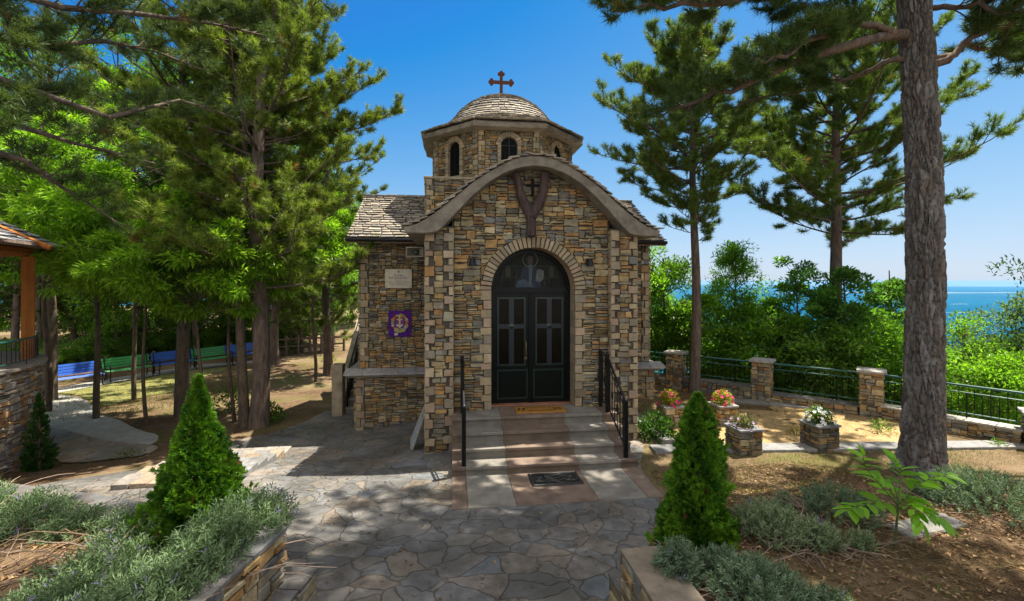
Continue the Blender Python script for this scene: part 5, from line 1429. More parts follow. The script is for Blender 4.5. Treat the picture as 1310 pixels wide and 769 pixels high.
tree_px('tall dark sparse tree cut by the right edge of the view', 1322, 12.0, 345, .8, 3600, 211, L=.12, W=.05, ca=(.018,.05,.018), cb_=(.05,.10,.035), nclump=36, hollow=.1)
tree_px('low sunlit bush-like tree right behind the bright fence at the right', 1270, 11.2, 452, 1.2, 7000, 212, L=.10, W=.05, cb_=(.19,.35,.03), nclump=50)
tree_px('leafy tree low behind the sunlit stone pillar', 1128, 12.6, 415, 1.2, 7000, 213, L=.13, W=.065)
# farther filler trees down the slope
fill = [(870,21,400,2.0),(920,24,415,2.2),(1000,22,440,1.8),(1050,24,440,1.8),(1110,22,445,1.8),(1165,20,440,1.8),(1215,23,430,2.2),(1265,24,426,2.1),(1330,22,415,2.1),(830,19,362,1.5)]
fl_ = ['behind the chapel corner','past the pointed tree','behind the dark round tree','behind the airy tree','left of the big pine trunk','hidden partly by the big pine trunk','right of the big pine trunk, lower','under the sea view','at the right edge','closest to the chapel roof']
pf = None
for q, (u, d, v, rx) in enumerate(fill):
    x, y = dep(u, d); zb = float(G(x,y))-.1; h = CAMZ+(360-v)/600*d-zb
    if pf is None:
        pf = broadleaf('slope_tree', '', x, y, 8.0, .1, (4.6,2.4,3.4), 11000, 220, L=.17, W=.09, nclump=70, csize=.65, group='trees down the slope', z0f=.1); o = pf
    else: o = dup(pf, (x,y,zb), q*1.3)
    o.location = (x,y,zb); o.scale = (rx/2.4, rx/2.4, h/8.0); o['label'] = 'farther green tree down the slope ' + fl_[q]

# ------------------------------------------------------------------ left woods
profA = lambda f: (.7+.5*f if f < .35 else 1.0*(1-((f-.35)/.65)**1.4)+.1)
pine('pine_tree', 'large pine with flaking brown trunk on the left whose crown reaches the chapel roof', -4.85, 12.6, 12.6, .225, 3.6, 4.0, 112, 31, azr=BACK, prof=profA, k=32, ca=(.05,.085,.014), cb_=(.27,.35,.05), nl_len=.16, wd=.014, tuft_step=.085, tstep=.125, dead=3)
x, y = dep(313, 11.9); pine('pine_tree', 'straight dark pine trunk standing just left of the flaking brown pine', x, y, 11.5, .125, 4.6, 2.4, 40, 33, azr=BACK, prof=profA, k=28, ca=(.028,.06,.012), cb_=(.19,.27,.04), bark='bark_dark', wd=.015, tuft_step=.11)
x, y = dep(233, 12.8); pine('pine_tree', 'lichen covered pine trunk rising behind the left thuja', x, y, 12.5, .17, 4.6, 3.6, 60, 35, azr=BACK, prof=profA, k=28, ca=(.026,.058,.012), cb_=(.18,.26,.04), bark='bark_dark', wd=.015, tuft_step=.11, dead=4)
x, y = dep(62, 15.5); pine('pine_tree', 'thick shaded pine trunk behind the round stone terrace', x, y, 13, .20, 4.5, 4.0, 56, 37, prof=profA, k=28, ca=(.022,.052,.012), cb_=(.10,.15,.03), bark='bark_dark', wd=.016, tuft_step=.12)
x, y = dep(420, 20.5); pine('pine_tree', 'pine with low needle-covered boughs behind the yard near the chapel', x, y, 12.0, .2, 1.6, 3.7, 70, 39, prof=profA, k=26, ca=(.028,.06,.012), cb_=(.20,.28,.04), wd=.019, nl_len=.19, tuft_step=.12, tstep=.19)
x, y = dep(352, 23); pine('pine_tree', 'pine with low boughs behind the farthest bench', x, y, 13.0, .2, 2.0, 3.9, 70, 41, prof=profA, k=26, ca=(.026,.056,.012), cb_=(.18,.26,.035), wd=.019, nl_len=.19, tuft_step=.12, tstep=.19)

# foreground pine outside the frame on the left, its long boughs cross the sky
def bough_pine():
    x, y = -6.6, 4.9; zb = float(G(x,y))-.1; o = np.array([x,y,zb])
    E = []
    def L(pts, rb, t0, tw): E.append((spline(pts, 16), rb, t0, tw))
    def q(u,v,d): return dep(u,d,v)
    top = lambda z: np.array([x,y,z])
    L([top(6.2), q(-60,80,5.6), q(60,122,6.2), q(140,150,6.6), q(230,128,7.4), q(300,150,8.0)], .06, .35, (.4,.9))
    L([top(5.6), q(-50,140,5.4), q(40,166,6.0), q(90,182,6.4), q(150,196,7.0), q(200,210,7.4)], .05, .4, (.35,.8))
    L([top(5.0), q(-40,185,5.4), q(30,205,6.0), q(80,240,6.6), q(110,258,6.8), q(150,285,7.0)], .045, .45, (.3,.7))
    L([top(7.4), q(-20,-20,5.8), q(80,10,6.2), q(180,18,6.8), q(270,30,7.4), q(340,46,8.0)], .06, .25, (.5,1.0))
    L([top(8.4), q(0,-90,6.0), q(110,-60,6.6), q(220,-40,7.2), q(330,-22,7.8), q(410,-5,8.2)], .06, .25, (.5,1.0))
    L([top(6.8), q(-40,40,5.6), q(50,60,6.2), q(130,52,6.8), q(200,66,7.4), q(260,90,7.9)], .05, .3, (.45,.9))
    pine('bough_pine', 'pine at the far left whose long bare-based boughs cross the upper left sky', x, y, 13, .30, 8.0, 3.6, 26, 55, prof=profA, k=34, ca=(.03,.062,.018), cb_=(.11,.16,.04), nl_len=.16, wd=.010, extra=E, tuft_step=.09, tstep=.18, base=zb)
bough_pine()

# chestnuts with long bright leaves
def chestnut(label, x, y, h, crown, n, seed, r0=.09, nclump=60, lean=(0,0), L=.19, csize=.42, sc=1.0):
    return broadleaf('chestnut_tree', label, x, y, h, r0, crown, n, seed, L=L, W=.05, ca=(.10,.22,.015), cb_=(.27,.45,.04), nclump=nclump, csize=csize, flat=.4, up=.25, droop=.35, lean=lean, hollow=.25)
x, y = dep(124, 12.6); chestnut('slim chestnut beside the curved path with a thin pale trunk', x, y, 6.6, (4.9,1.9,1.6), 8500, 61, .085, 60)
x, y = dep(255, 11.4); chestnut('thin chestnut with bright hanging leaves behind the left thuja', x, y, 5.3, (3.95,2.1,1.1), 10500, 63, .05, 64)
x, y = dep(296, 12.3); chestnut('thin-stemmed chestnut between the lichen trunk and the flaking pine', x, y, 6.4, (4.7,2.0,1.5), 9500, 65, .05, 60)
x, y = dep(186, 12.0); chestnut('bright chestnut sapling whose leaves hang before the lichen trunk', x, y, 5.6, (4.2,1.7,1.0), 7500, 66, .05, 50)
x, y = dep(172, 15.5); chestnut('taller chestnut filling the wood behind the first green bench', x, y, 10.5, (7.2,2.8,3.2), 14000, 67, .075, 90)
x, y = dep(60, 13.5); chestnut('chestnut leaning over the round pavilion roof at the left', x, y, 9.0, (6.2,2.4,2.6), 12000, 69, .08, 80)
x, y = dep(402, 19.0); chestnut('leafy chestnut close to the left wing of the chapel', x, y, 8.6, (5.6,1.9,2.8), 9000, 70, .07, 56)

for (u, d, h, lab, sd_) in ((50,24,17.5,'tall leafy tree rising behind the pavilion into the upper left corner',401),(150,25,18.5,'tall leafy tree whose crown fills the sky behind the pine boughs',402),(250,26,18,'tall leafy tree behind the lichen trunk reaching the top of the view',403),(345,25,14,'leafy tree behind the flaking pine, lower than its neighbours',404)):
    x, y = dep(u, d); broadleaf('leafy_tree', lab, x, y, h, .15, (h*.6,3.9,h*.38), 26000, sd_, L=.21, W=.095, ca=(.045,.12,.012), cb_=(.14,.28,.03), nclump=150, csize=.75, hollow=.3)
# forest behind the yard
proto_b = None; proto_p = None; rq = np.random.default_rng(88)
wood_spots = [(-20,60,7.5,0),(40,30,10,0),(95,27,9,1),(140,34,12,0),(180,25.5,10,0),(215,30,12,1),(250,36,13,0),(285,28,11,0),(325,33,12,1),(360,30,11,0),(395,38,13,0),(425,30,10,1),(450,44,12,0),(-60,26,11,0),(20,24,10,1),(110,44,15,0),(200,46,16,0),(300,48,16,0),(-110,40,14,1),(385,27,9,0)]
pos_words = ['far at the left edge','behind the pavilion post','behind the first blue bench','deep in the wood at left','behind the first green bench','behind the second blue bench','deep in the wood behind the lichen trunk','behind the second green bench','between the flaking pine and the straight dark trunk','behind the farthest bench','far behind the sunlit yard','beside the left eaves of the chapel','farthest, against the chapel corner','at the left border behind the pavilion','behind the pavilion roof','tall, far behind the first benches','tall, far behind the middle benches','tall, far behind the flaking pine','far left beyond the pavilion','behind the yard fence near the chapel']
for q, (u, d, h, kind) in enumerate(wood_spots):
    d = d if d < 50 else 32
    x, y = dep(u, d); zb = float(G(x,y))-.1
    lab = ('forest pine ' if kind else 'leafy forest tree ') + pos_words[q]
    if kind == 0:
        if proto_b is None:
            proto_b = broadleaf('forest_tree', lab, x, y, 10, .16, (5.2,3.6,4.7), 15000, 301, L=.21, W=.10, ca=(.055,.13,.014), cb_=(.17,.31,.03), nclump=110, csize=.75, z0f=.03, group='trees of the wood behind the yard'); o = proto_b
        else: o = dup(proto_b, (x,y,zb), rq.uniform(0,6))
        o.scale = (h/10*.95, h/10*.95, h/10)
    else:
        if proto_p is None:
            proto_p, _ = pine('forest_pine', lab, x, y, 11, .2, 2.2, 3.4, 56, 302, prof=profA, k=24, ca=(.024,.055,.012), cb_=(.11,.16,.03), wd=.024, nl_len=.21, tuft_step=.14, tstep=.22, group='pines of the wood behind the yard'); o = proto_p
        else: o = dup(proto_p, (x,y,zb), rq.uniform(0,6))
        o.scale = (h/11,)*3
    o.location = (x,y,zb); o['label'] = lab
# undergrowth
proto_s = None
us = [(62,21,.8),(112,22.5,1.0),(150,23.5,.7),(190,25,1.0),(225,26,.8),(262,27,1.1),(300,28,.9),(335,28,.8),(30,22,1.0),(375,29,.9),(130,28,1.7),(210,30,1.9),(280,33,1.9)]
uw = ['behind the left end of the first blue bench','behind the right end of the first blue bench','behind the first green bench','between the first green and second blue bench','behind the second blue bench','behind the second green bench','behind the straight dark trunk','behind the flaking pine trunk','beside the thick trunk at the pavilion','at the far end of the yard','higher, in the wood behind the first benches','higher, in the wood behind the middle benches','higher, in the wood behind the last benches']
for q, (u, d, s_) in enumerate(us):
    x, y = dep(u, d); zb = float(G(x,y))-.05
    if proto_s is None:
        proto_s = broadleaf('forest_shrub', '', x, y, 1.5, .03, (.75,1.2,.75), 5000, 303, L=.12, W=.06, ca=(.05,.125,.013), cb_=(.15,.27,.03), nclump=40, csize=.4, z0f=0, stems=3, group='shrubs behind the benches', base=zb); o = proto_s; o['category'] = 'shrub'
    else: o = dup(proto_s, (x,y,zb), rq.uniform(0,6))
    o.scale = (s_,)*3; o['label'] = 'leafy green shrub ' + uw[q]

# ------------------------------------------------------------------ thujas
def thuja(label, x, y, zb, h, rad, seed, n=17000, bulge=None, ca=(.025,.095,.008), cb_=(.16,.33,.018), group=None):
    r = np.random.default_rng(seed); t = thing('thuja', label, 'conifer', (x,y,zb), 0, group)
    mb = MB(); mb.tube([(0,0,-.1),(0,0,h*.5),(0,0,h*.95)], [.035,.022,.006], 7); mb.build('trunk', M['bark_dark'], t, True)
    prof = bulge or (lambda f: np.interp(f, [0,.06,.2,.4,.6,.8,.93,1], [.75,.95,1.0,.83,.56,.32,.15,.02]))
    # sprays: each a fan of small scale-like blades
    ns = n//24; f = r.random(ns)**1.25; th = r.uniform(0, 2*PI, ns); lump = 1 + .13*np.sin(th*3+f*9+seed) + .11*np.sin(th*7-f*17) + .08*np.sin(th*2+f*31) + r.normal(0,.09,ns)
    stray = np.where(r.random(ns) < .04, r.uniform(1.08,1.25,ns), 1); rr_ = rad*prof(f)*lump*stray*np.where(r.random(ns) < .6, 1, r.uniform(.45,1.0,ns)); c = np.stack([rr_*np.cos(th), rr_*np.sin(th), f*h], 1)
    out = np.stack([np.cos(th), np.sin(th), np.full(ns,.75)], 1); out = nrm(out + r.normal(0,.25,(ns,3)))
    idx = np.repeat(np.arange(ns), 24); m_ = len(idx); k = np.tile(np.arange(24), ns)
    sz = (.034+.036*r.random(ns))*(1.05-.35*f)*(h/1.4)**.3; side_ = nrm(np.cross(out, r.normal(0,1,(ns,3)))); fa = (k % 8 - 3.5)/3.5*.9 ; lvl = (k//8)/3
    A = nrm(out[idx]*np.cos(fa)[:,None] + side_[idx]*np.sin(fa)[:,None] + r.normal(0,.18,(m_,3))); P = c[idx] - out[idx]*sz[idx][:,None]*.6 + out[idx]*(lvl*sz[idx])[:,None] + r.normal(0,.004,(m_,3))
    Nn = np.cross(out, side_)[idx] + r.normal(0,.3,(m_,3))
    tone = np.clip(.45+.2*r.normal(0,1,ns)+.3*np.sin(th*4+f*14+seed),0,1)[idx][:,None]; C = np.asarray(ca)*(1-tone)+np.asarray(cb_)*tone; C = C*r.uniform(.75,1.25,(m_,1))
    br = (r.random(ns) < .025)[idx]; C[br] = (.2,.12,.04)
    mb = MB(); leaves(mb, P, A, Nn, sz[idx]*.75, sz[idx]*.26, r, C, .12); mb.build('crown', M['scale'], t); return t
p = on_ground(893, 715)
tj1 = (-2.30, 4.62); thuja('broad bushy thuja in the left planter bed', tj1[0], tj1[1], .70, 1.55, .365, 71, n=170000, bulge=lambda f: np.interp(f,[0,.05,.15,.3,.45,.6,.75,.9,1],[.78,.96,1.0,.86,.66,.46,.28,.12,.02]))
x, y = dep(893, 4.15); thuja('slender bushy thuja at the right edge of the forecourt', x, y, .58, 1.54, .295, 72, n=110000, bulge=lambda f: np.interp(f,[0,.05,.15,.3,.45,.6,.75,.9,1],[.9,1.05,1.0,.82,.68,.60,.52,.30,.03]))
x, y = dep(50, 9.3); zg = float(G(x,y)); thuja('narrow dark thuja at the foot of the round terrace wall', x, y, zg, 1.5, .22, 73, n=20000, ca=(.012,.05,.008), cb_=(.05,.13,.015))

# ------------------------------------------------------------------ lavender and small plants
def lav_blades(mb, r, C0, rad, hgt, n, ca=(.07,.12,.075), cb_=(.20,.27,.185), L=(.05,.12), wd=.0075, fl=.03):
    """upright grey-green leafy shoots over a low dome"""
    ns = n//16; th = r.uniform(0,2*PI,ns); q = np.sqrt(r.random(ns)); x = rad*q*np.cos(th); y = rad*q*np.sin(th)
    zt = hgt*np.sqrt(np.maximum(0,1-q**2*.85))*r.uniform(.55,1.08,ns)
    top = np.stack([x,y,zt],1); d = nrm(np.stack([x*.9/rad,y*.9/rad,np.full(ns,.9)],1)+r.normal(0,.22,(ns,3))); ln = r.uniform(*L,ns)
    idx = np.repeat(np.arange(ns),16); k = np.tile(np.arange(16),ns); f = (k+r.random(len(k)))/16
    P = np.asarray(C0)+top[idx]-d[idx]*(ln[idx]*(1-f))[:,None]*1.5; a = k*2.4+th[idx]
    u = nrm(np.cross(d,[.3,.1,1.])); v = np.cross(d,u); A = nrm(d[idx]*.75+(u[idx]*np.cos(a)[:,None]+v[idx]*np.sin(a)[:,None])*.65+r.normal(0,.12,(len(k),3)))
    t = np.clip(.5+.3*r.normal(0,1,ns),0,1)[idx][:,None]*.6+.4*f[:,None]; C = np.asarray(ca)*(1-t)+np.asarray(cb_)*t
    purple = (r.random(ns) < fl)[idx] & (f > .55); C[purple] = (.22,.19,.36)
    leaves(mb, P, A, d[idx]+r.normal(0,.4,(len(k),3)), ln[idx]*r.uniform(.3,.5,len(k)), wd, r, C*r.uniform(.85,1.15,(len(k),1)), .1)
def twigs(mb, r, C0, rad, n, col=(.30,.23,.18), L=(.15,.45), rr_=.005, lift=.1):
    for _ in range(n):
        a = r.uniform(0,2*PI); b = a+r.normal(0,.5); q = rad*math.sqrt(r.random())*.8; l = r.uniform(*L)
        p = np.array([q*math.cos(a),q*math.sin(a),r.uniform(0,.04)])+C0; c = np.array(col)*r.uniform(.45,1.1)
        f = np.linspace(0,1,5)[:,None]; dd = np.array([math.cos(b),math.sin(b),r.uniform(0,.55)]); pts = p+dd*l*f+r.normal(0,.02,(5,3))*f - np.array([0,0,lift])*f*f
        mb.tube(pts, np.linspace(rr_*r.uniform(.6,1.6),.0018,5), 4, c, cap=False)
M['twig'] = m_attr('dry_twig', .9, 30, .7, 1.2, .2, .004, .1)

# the lavender mass in the left bed (one continuous ground cover)
rl = np.random.default_rng(404); mb = MB(); mw = MB()
cent = []
while len(cent) < 92:
    x = rl.uniform(-6.6,-1.4); y = rl.uniform(1.9,6.3)
    d1 = float(side(LW0,LW1,x,y)); d2 = float(-side(LW2,LW1,x,y))
    if d1 < .29 or d2 < -.05: continue
    if math.hypot(x-tj1[0], y-tj1[1]) < .42: continue
    # a bare, litter covered patch on the left
    if (x+3.45)**2/.50+(y-3.95)**2/.42 < 1: continue
    if any(math.hypot(x-a,y-b) < .20 for a,b in cent): continue
    cent.append((x,y))
for q in np.linspace(.42, 1.02, 9):
    p = LW0+(LW1-LW0)*q; d_ = nrm(LW1-LW0); p = p+np.array([-d_[1], d_[0]])*rl.uniform(.27,.36)
    if q < 1.0 or True: cent.append((float(p[0]), float(p[1])))
for x, y in cent:
    z = float(G(x,y)); s_ = rl.uniform(.26,.42)
    if float(side(LW0,LW1,x,y)) < .5: z = .93; s_ = .36
    near = math.hypot(x,y) < 4.2
    lav_blades(mb, rl, (x,y,z-.03), s_, s_*rl.uniform(.75,1.2), 3400 if near else 2400, L=(.07,.17), wd=.011, fl=.035, ca=(.05,.10,.04), cb_=(.19,.27,.135))
for x, y in cent: twigs(mw, rl, np.array([x,y,float(G(x,y))]), .5, 7, col=(.33,.25,.20), L=(.2,.6), rr_=.0055)
for _ in range(26): twigs(mw, rl, np.array([-3.45+rl.normal(0,.45),3.95+rl.normal(0,.4),.87]), .5, 5, col=(.28,.19,.13), L=(.2,.6))
lav = mb.build('lavender_bed', M['grey_leaf']); lav['kind'] = 'stuff'; tag(lav, 'dense mass of grey green lavender filling the left planter bed', 'lavender')
o = mw.build('dry_stems', M['twig'], lav)

# single clumps on the right bank
def lavender(label, u, v, rad, hgt, n, seed, wood=14, group=None, ca=(.055,.10,.06), cb_=(.18,.25,.15)):
    p = on_ground(u, v); r = np.random.default_rng(seed); t = thing('lavender_clump', label, 'lavender', (p[0],p[1],p[2]), 0, 'lavender clumps on the right bank')
    mb = MB(); lav_blades(mb, r, (0,0,.03), rad, hgt, n, L=(.05,.12), wd=.0095, ca=ca, cb_=cb_, fl=.01); mb.build('foliage', M['grey_leaf'], t)
    mb = MB(); twigs(mb, r, np.array([0,0,.0]), rad*1.25, wood*2, L=(.15,.45)); mb.build('stems', M['twig'], t)
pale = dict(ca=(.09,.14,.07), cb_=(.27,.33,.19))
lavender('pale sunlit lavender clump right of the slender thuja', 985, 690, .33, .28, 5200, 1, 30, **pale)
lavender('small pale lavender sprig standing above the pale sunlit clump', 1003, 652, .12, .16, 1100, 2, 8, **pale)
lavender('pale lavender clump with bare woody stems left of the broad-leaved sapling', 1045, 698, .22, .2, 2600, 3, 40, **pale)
lavender('dark lavender dome behind the pale clumps, left of the sapling', 1075, 665, .36, .30, 4200, 4, 22)
lavender('large blue green lavender bush with bare stems at the right edge', 1262, 655, .55, .36, 8200, 5, 60)
lavender('lavender bush behind the sapling joining the large right bush', 1205, 642, .30, .26, 3200, 6, 22)
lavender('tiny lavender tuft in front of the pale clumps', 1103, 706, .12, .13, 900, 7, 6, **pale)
lavender('big lavender clump at the bottom of the picture right of the planter wall', 975, 778, .36, .28, 6200, 8, 26)
lavender('lavender clump hanging over the coping in front of the slender thuja', 868, 752, .20, .32, 3800, 9, 10)
lavender('lavender tuft under the slender thuja with dead brown stems', 925, 745, .22, .22, 2600, 10, 40)
lavender('small dark lavender at the bottom edge on the right bank', 1060, 790, .20, .16, 1800, 11, 8)

# sapling with big compound leaves
def sapling():
    p = on_ground(1145, 705); r = np.random.default_rng(17); t = thing('sapling', 'young sapling with large bright green compound leaves on the right bank', 'sapling', tuple(p))
    o = p; d = math.sin(YAW)*p[0]+math.cos(YAW)*p[1]
    def q(u,v,dd=0): return dep(u, d+dd, v)-o
    st = MB(); lf = MB(); P=[];A=[];Nn=[];L=[];W=[];C=[]
    main = [np.zeros(3), q(1147,668), q(1150,640), q(1140,612,.03)]
    st.tube(main, [.011,.009,.007,.004], 6, (.10,.12,.05))
    sprays = [([q(1149,645), q(1130,625,-.05), q(1108,600,-.12), q(1104,583,-.14)], 13), ([q(1150,640), q(1152,612,.05), q(1152,600,.08), q(1142,585,.1)], 11), ([q(1150,640), q(1172,622,.02), q(1190,612,.05), q(1212,608,.08)], 15), ([q(1149,650), q(1172,645,-.1), q(1190,655,-.16), q(1208,668,-.2)], 14), ([q(1149,650), q(1125,640,-.12), q(1100,648,-.2), q(1085,652,-.22)], 12), ([q(1150,642), q(1168,650,-.15), q(1178,668,-.2)], 9), ([q(1149,655), q(1160,636,.1), q(1180,640,.15)], 9), ([q(1149,650), q(1138,622,.08), q(1122,612,.12)], 9)]
    for pts, n in sprays:
        pp = spline(pts, 12); st.tube(pp, np.linspace(.006,.0025,12), 5, (.10,.16,.04), cap=False)
        for k in range(n):
            f = .25+.75*k/(n-1); i = f*11; i0 = min(int(i),10); x = pp[i0]+(pp[i0+1]-pp[i0])*(i-i0); dd = nrm(pp[i0+1]-pp[i0]); s_ = nrm(np.cross(dd,[0,0,1])); sg = 1 if k % 2 else -1
            if k == n-1: a = dd
            else: a = nrm(dd*.55+s_*sg*.85+np.array([0,0,r.normal(.0,.15)]))
            P.append(x);A.append(a);Nn.append(np.array([0,0,1])+r.normal(0,.25,3));l = r.uniform(.10,.17);L.append(l);W.append(l*.46);C.append(np.array([.21,.44,.03])*r.uniform(.7,1.4))
    # leaves with a few cross sections so that they curve
    P=np.array(P);A=nrm(P*0+np.array(A));Nn=np.array(Nn);S_=nrm(np.cross(A,Nn));U=np.cross(S_,A)
    for i in range(len(P)):
        ts = np.linspace(0,1,7); wv = np.sin(PI*ts**.8)**.8*W[i]/2; c = P[i]+np.outer(ts*L[i],A[i])-np.outer(.22*L[i]*ts**2,U[i]*1.0)
        V = np.concatenate([c-S_[i]*wv[:,None]+U[i]*wv[:,None]*.25, c, c+S_[i]*wv[:,None]+U[i]*wv[:,None]*.25]); F=[]
        for k in range(6): F += [[k,k+1,8+k,7+k],[7+k,8+k,15+k,14+k]]
        lf.arr(V, F, C[i])
    st.build('stem', M['twig'], t, True); lf.build('leaves', M['leaf'], t, True)
sapling()
# stone slab on the right bank
p = on_ground(1188, 676); mb = MB(); mb.bbox((-.36,-.11,-.06),(.34,.13,.035),.015,(.15,.145,.135)); sl = mb.build('stone_slab', M['slate']); sl.location = p; sl.rotation_euler = (R(3),R(-2),R(8)); tag(sl, 'flat grey stone slab lying on the right bank behind the sapling', 'slab')

# small weeds and flowers on the lawn
def herb(label, u, v, rad, h, n, seed, ca, cb_, L=.07, W=.03, flower=None, name='weed', cat='plant'):
    p = on_ground(u, v); r = np.random.default_rng(seed); t = thing(name, label, cat, tuple(p)); mb = MB(); sm_ = MB()
    v_ = nrm(r.normal(0,1,(n,3)))*r.random((n,1))**.4; v_[:,2] = np.abs(v_[:,2]); P = v_*np.array([rad,rad,h]); A = nrm(v_+r.normal(0,.5,(n,3))+np.array([0,0,.3])); leaves(mb, P, A, np.array([0,0,1.])+r.normal(0,.4,(n,3)), L*r.uniform(.6,1.2,n), W*r.uniform(.7,1.2,n), r, lerp_cols(r,n,ca,cb_)); mb.build('leaves', M['leaf'], t)
    for k in range(6): a = r.uniform(0,2*PI); sm_.tube([(0,0,-.02),(rad*.3*math.cos(a),rad*.3*math.sin(a),h*.5),(rad*.6*math.cos(a),rad*.6*math.sin(a),h*.85)],[.006,.004,.002],4,(.12,.14,.05),cap=False)
    sm_.build('stems', M['twig'], t)
    return t
herb('low dark leafy shrub in the small bed at the right corner of the chapel', 838, 560, .42, .50, 900, 601, (.02,.06,.012), (.06,.14,.025), .09, .045, name='shrub', cat='shrub')
herb('green sucker shrub at the foot of the flaking brown pine', 342, 540, .42, .50, 500, 602, (.05,.13,.015), (.13,.25,.03), .11, .05, name='shrub', cat='shrub')
herb('small leafy shrub left of the straight dark pine trunk', 296, 527, .55, .75, 420, 603, (.03,.085,.012), (.09,.17,.025), .11, .05, name='shrub', cat='shrub')
herb('young green weed in the dry grass left of the big pine', 1127, 553, .22, .28, 90, 604, (.06,.15,.02), (.14,.25,.04), .09, .035)
herb('reddish dry weed in the dry grass between the front planter boxes', 1018, 558, .2, .22, 90, 605, (.20,.13,.03), (.24,.22,.05), .06, .025)
herb('small green weed on the kerb right of the big pine', 1277, 572, .14, .14, 70, 606, (.06,.15,.02), (.12,.22,.03), .06, .03)
herb('yellow flowering plant beside the outside stair', 421, 462, .35, .35, 260, 607, (.30,.26,.02), (.10,.16,.02), .08, .05, name='shrub', cat='shrub')
herb('weed clump beside the left edge of the curved path', 165, 585, .3, .16, 110, 608, (.10,.15,.02), (.2,.22,.05), .07, .02)

# ------------------------------------------------------------------ planter boxes with flowers
def planter(label, flabel, u, v, w_, h, seed, sty, dark=False):
    p = on_ground(u, v); r = np.random.default_rng(seed); x, y, z = p; y += w_/2
    t = thing('planter_box', label, 'planter', (x,y,z-.02), R(4), 'stone planter boxes'); hw = w_/2; mb = MB()
    mb.box((-hw+.004,-hw+.004,-.1),(hw-.004,hw-.004,h-.004),mi=2)
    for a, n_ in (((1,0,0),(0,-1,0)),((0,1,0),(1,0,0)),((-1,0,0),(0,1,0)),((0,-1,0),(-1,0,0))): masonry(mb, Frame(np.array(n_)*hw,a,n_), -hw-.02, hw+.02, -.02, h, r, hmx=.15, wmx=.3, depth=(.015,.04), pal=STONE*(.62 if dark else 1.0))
    mb.build('masonry', SM, t)
    mb = MB(); e = .045
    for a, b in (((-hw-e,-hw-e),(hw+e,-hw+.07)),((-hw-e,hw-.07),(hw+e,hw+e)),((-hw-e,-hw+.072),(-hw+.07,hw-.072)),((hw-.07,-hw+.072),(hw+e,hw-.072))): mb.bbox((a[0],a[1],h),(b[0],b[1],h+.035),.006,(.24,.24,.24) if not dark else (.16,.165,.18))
    mb.build('rim', M['slate'], t)
    mb = MB(); mb.box((-hw+.06,-hw+.06,h-.003),(hw-.06,hw-.06,h+.012)); mb.build('soil', M['ground'], t)
    f = thing('flowering_plant', flabel, 'flowers', (x,y,z+h), R(4)); n = 620 if sty != 'sparse' else 300
    lf = MB(); v_ = nrm(r.normal(0,1,(n,3)))*r.random((n,1))**.4; v_[:,2] = np.abs(v_[:,2]); sx = hw*1.25; P = v_*np.array([sx,sx*.95,.30 if sty != 'sparse' else .22])+np.array([0,0,.02]); P[:,2] -= .12*(np.hypot(P[:,0],P[:,1]) > hw)
    ca, cb_ = {'pink':((.20,.22,.02),(.36,.36,.05)),'white':((.04,.10,.02),(.10,.19,.05)),'sparse':((.05,.07,.03),(.12,.11,.05))}[sty]
    leaves(lf, P, nrm(v_+r.normal(0,.5,(n,3))), np.array([0,0,1.])+r.normal(0,.4,(n,3)), .06*r.uniform(.6,1.3,n), .03*r.uniform(.7,1.3,n), r, lerp_cols(r,n,ca,cb_)); lf.build('leaves', M['leaf'], f)
    st = MB()
    for k in range(14): a = r.uniform(0,2*PI); q = r.uniform(.3,1)*sx; st.tube([(0,0,0),(q*.5*math.cos(a),q*.5*math.sin(a),.16),(q*math.cos(a),q*math.sin(a),.2)],[.005,.004,.002],4,(.08,.12,.04),cap=False)
    st.build('stems', M['twig'], f)
    nf = {'pink':34,'white':46,'sparse':12}[sty]; fb = MB()
    for k in range(nf):
        d = nrm(r.normal(0,1,3)); d[2] = abs(d[2])*.9; c = d*np.array([sx*1.05,sx,.33 if sty != 'sparse' else .22]); nn = nrm(d+np.array([0,-.4,.3])); u = nrm(np.cross(nn,[.2,.3,1.])); w2 = np.cross(nn,u); rr2 = r.uniform(.026,.042)
        col = {'pink':(.62,.04,.16),'white':(.72,.72,.76),'sparse':(.42,.30,.46)}[sty]
        for q in range(5):
            a0 = q*2*PI/5; A_ = u*math.cos(a0)+w2*math.sin(a0); B_ = -u*math.sin(a0)+w2*math.cos(a0)
            fb.polys([c, c+A_*rr2*.6+B_*rr2*.45+nn*.006, c+A_*rr2*1.1+nn*.012, c+A_*rr2*.6-B_*rr2*.45+nn*.006], [[0,1,2,3]], np.array(col)*r.uniform(.8,1.15))
    fb.build('blossoms', M['petal'], f)
planter('low stone planter box nearest the chapel, left of the slender thuja top', 'pink flowers in the planter box nearest the chapel', 862, 548, .38, .44, 701, 'pink')
planter('stone planter box with pink flowers just right of the slender thuja top', 'pink flowers in the planter box right of the slender thuja', 931, 545, .37, .42, 702, 'pink')
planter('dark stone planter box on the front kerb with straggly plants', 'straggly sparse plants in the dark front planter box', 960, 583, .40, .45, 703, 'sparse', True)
planter('stone planter box on the front kerb with white flowers', 'white flowers in the front planter box left of the big pine', 1059, 578, .40, .46, 704, 'white', True)

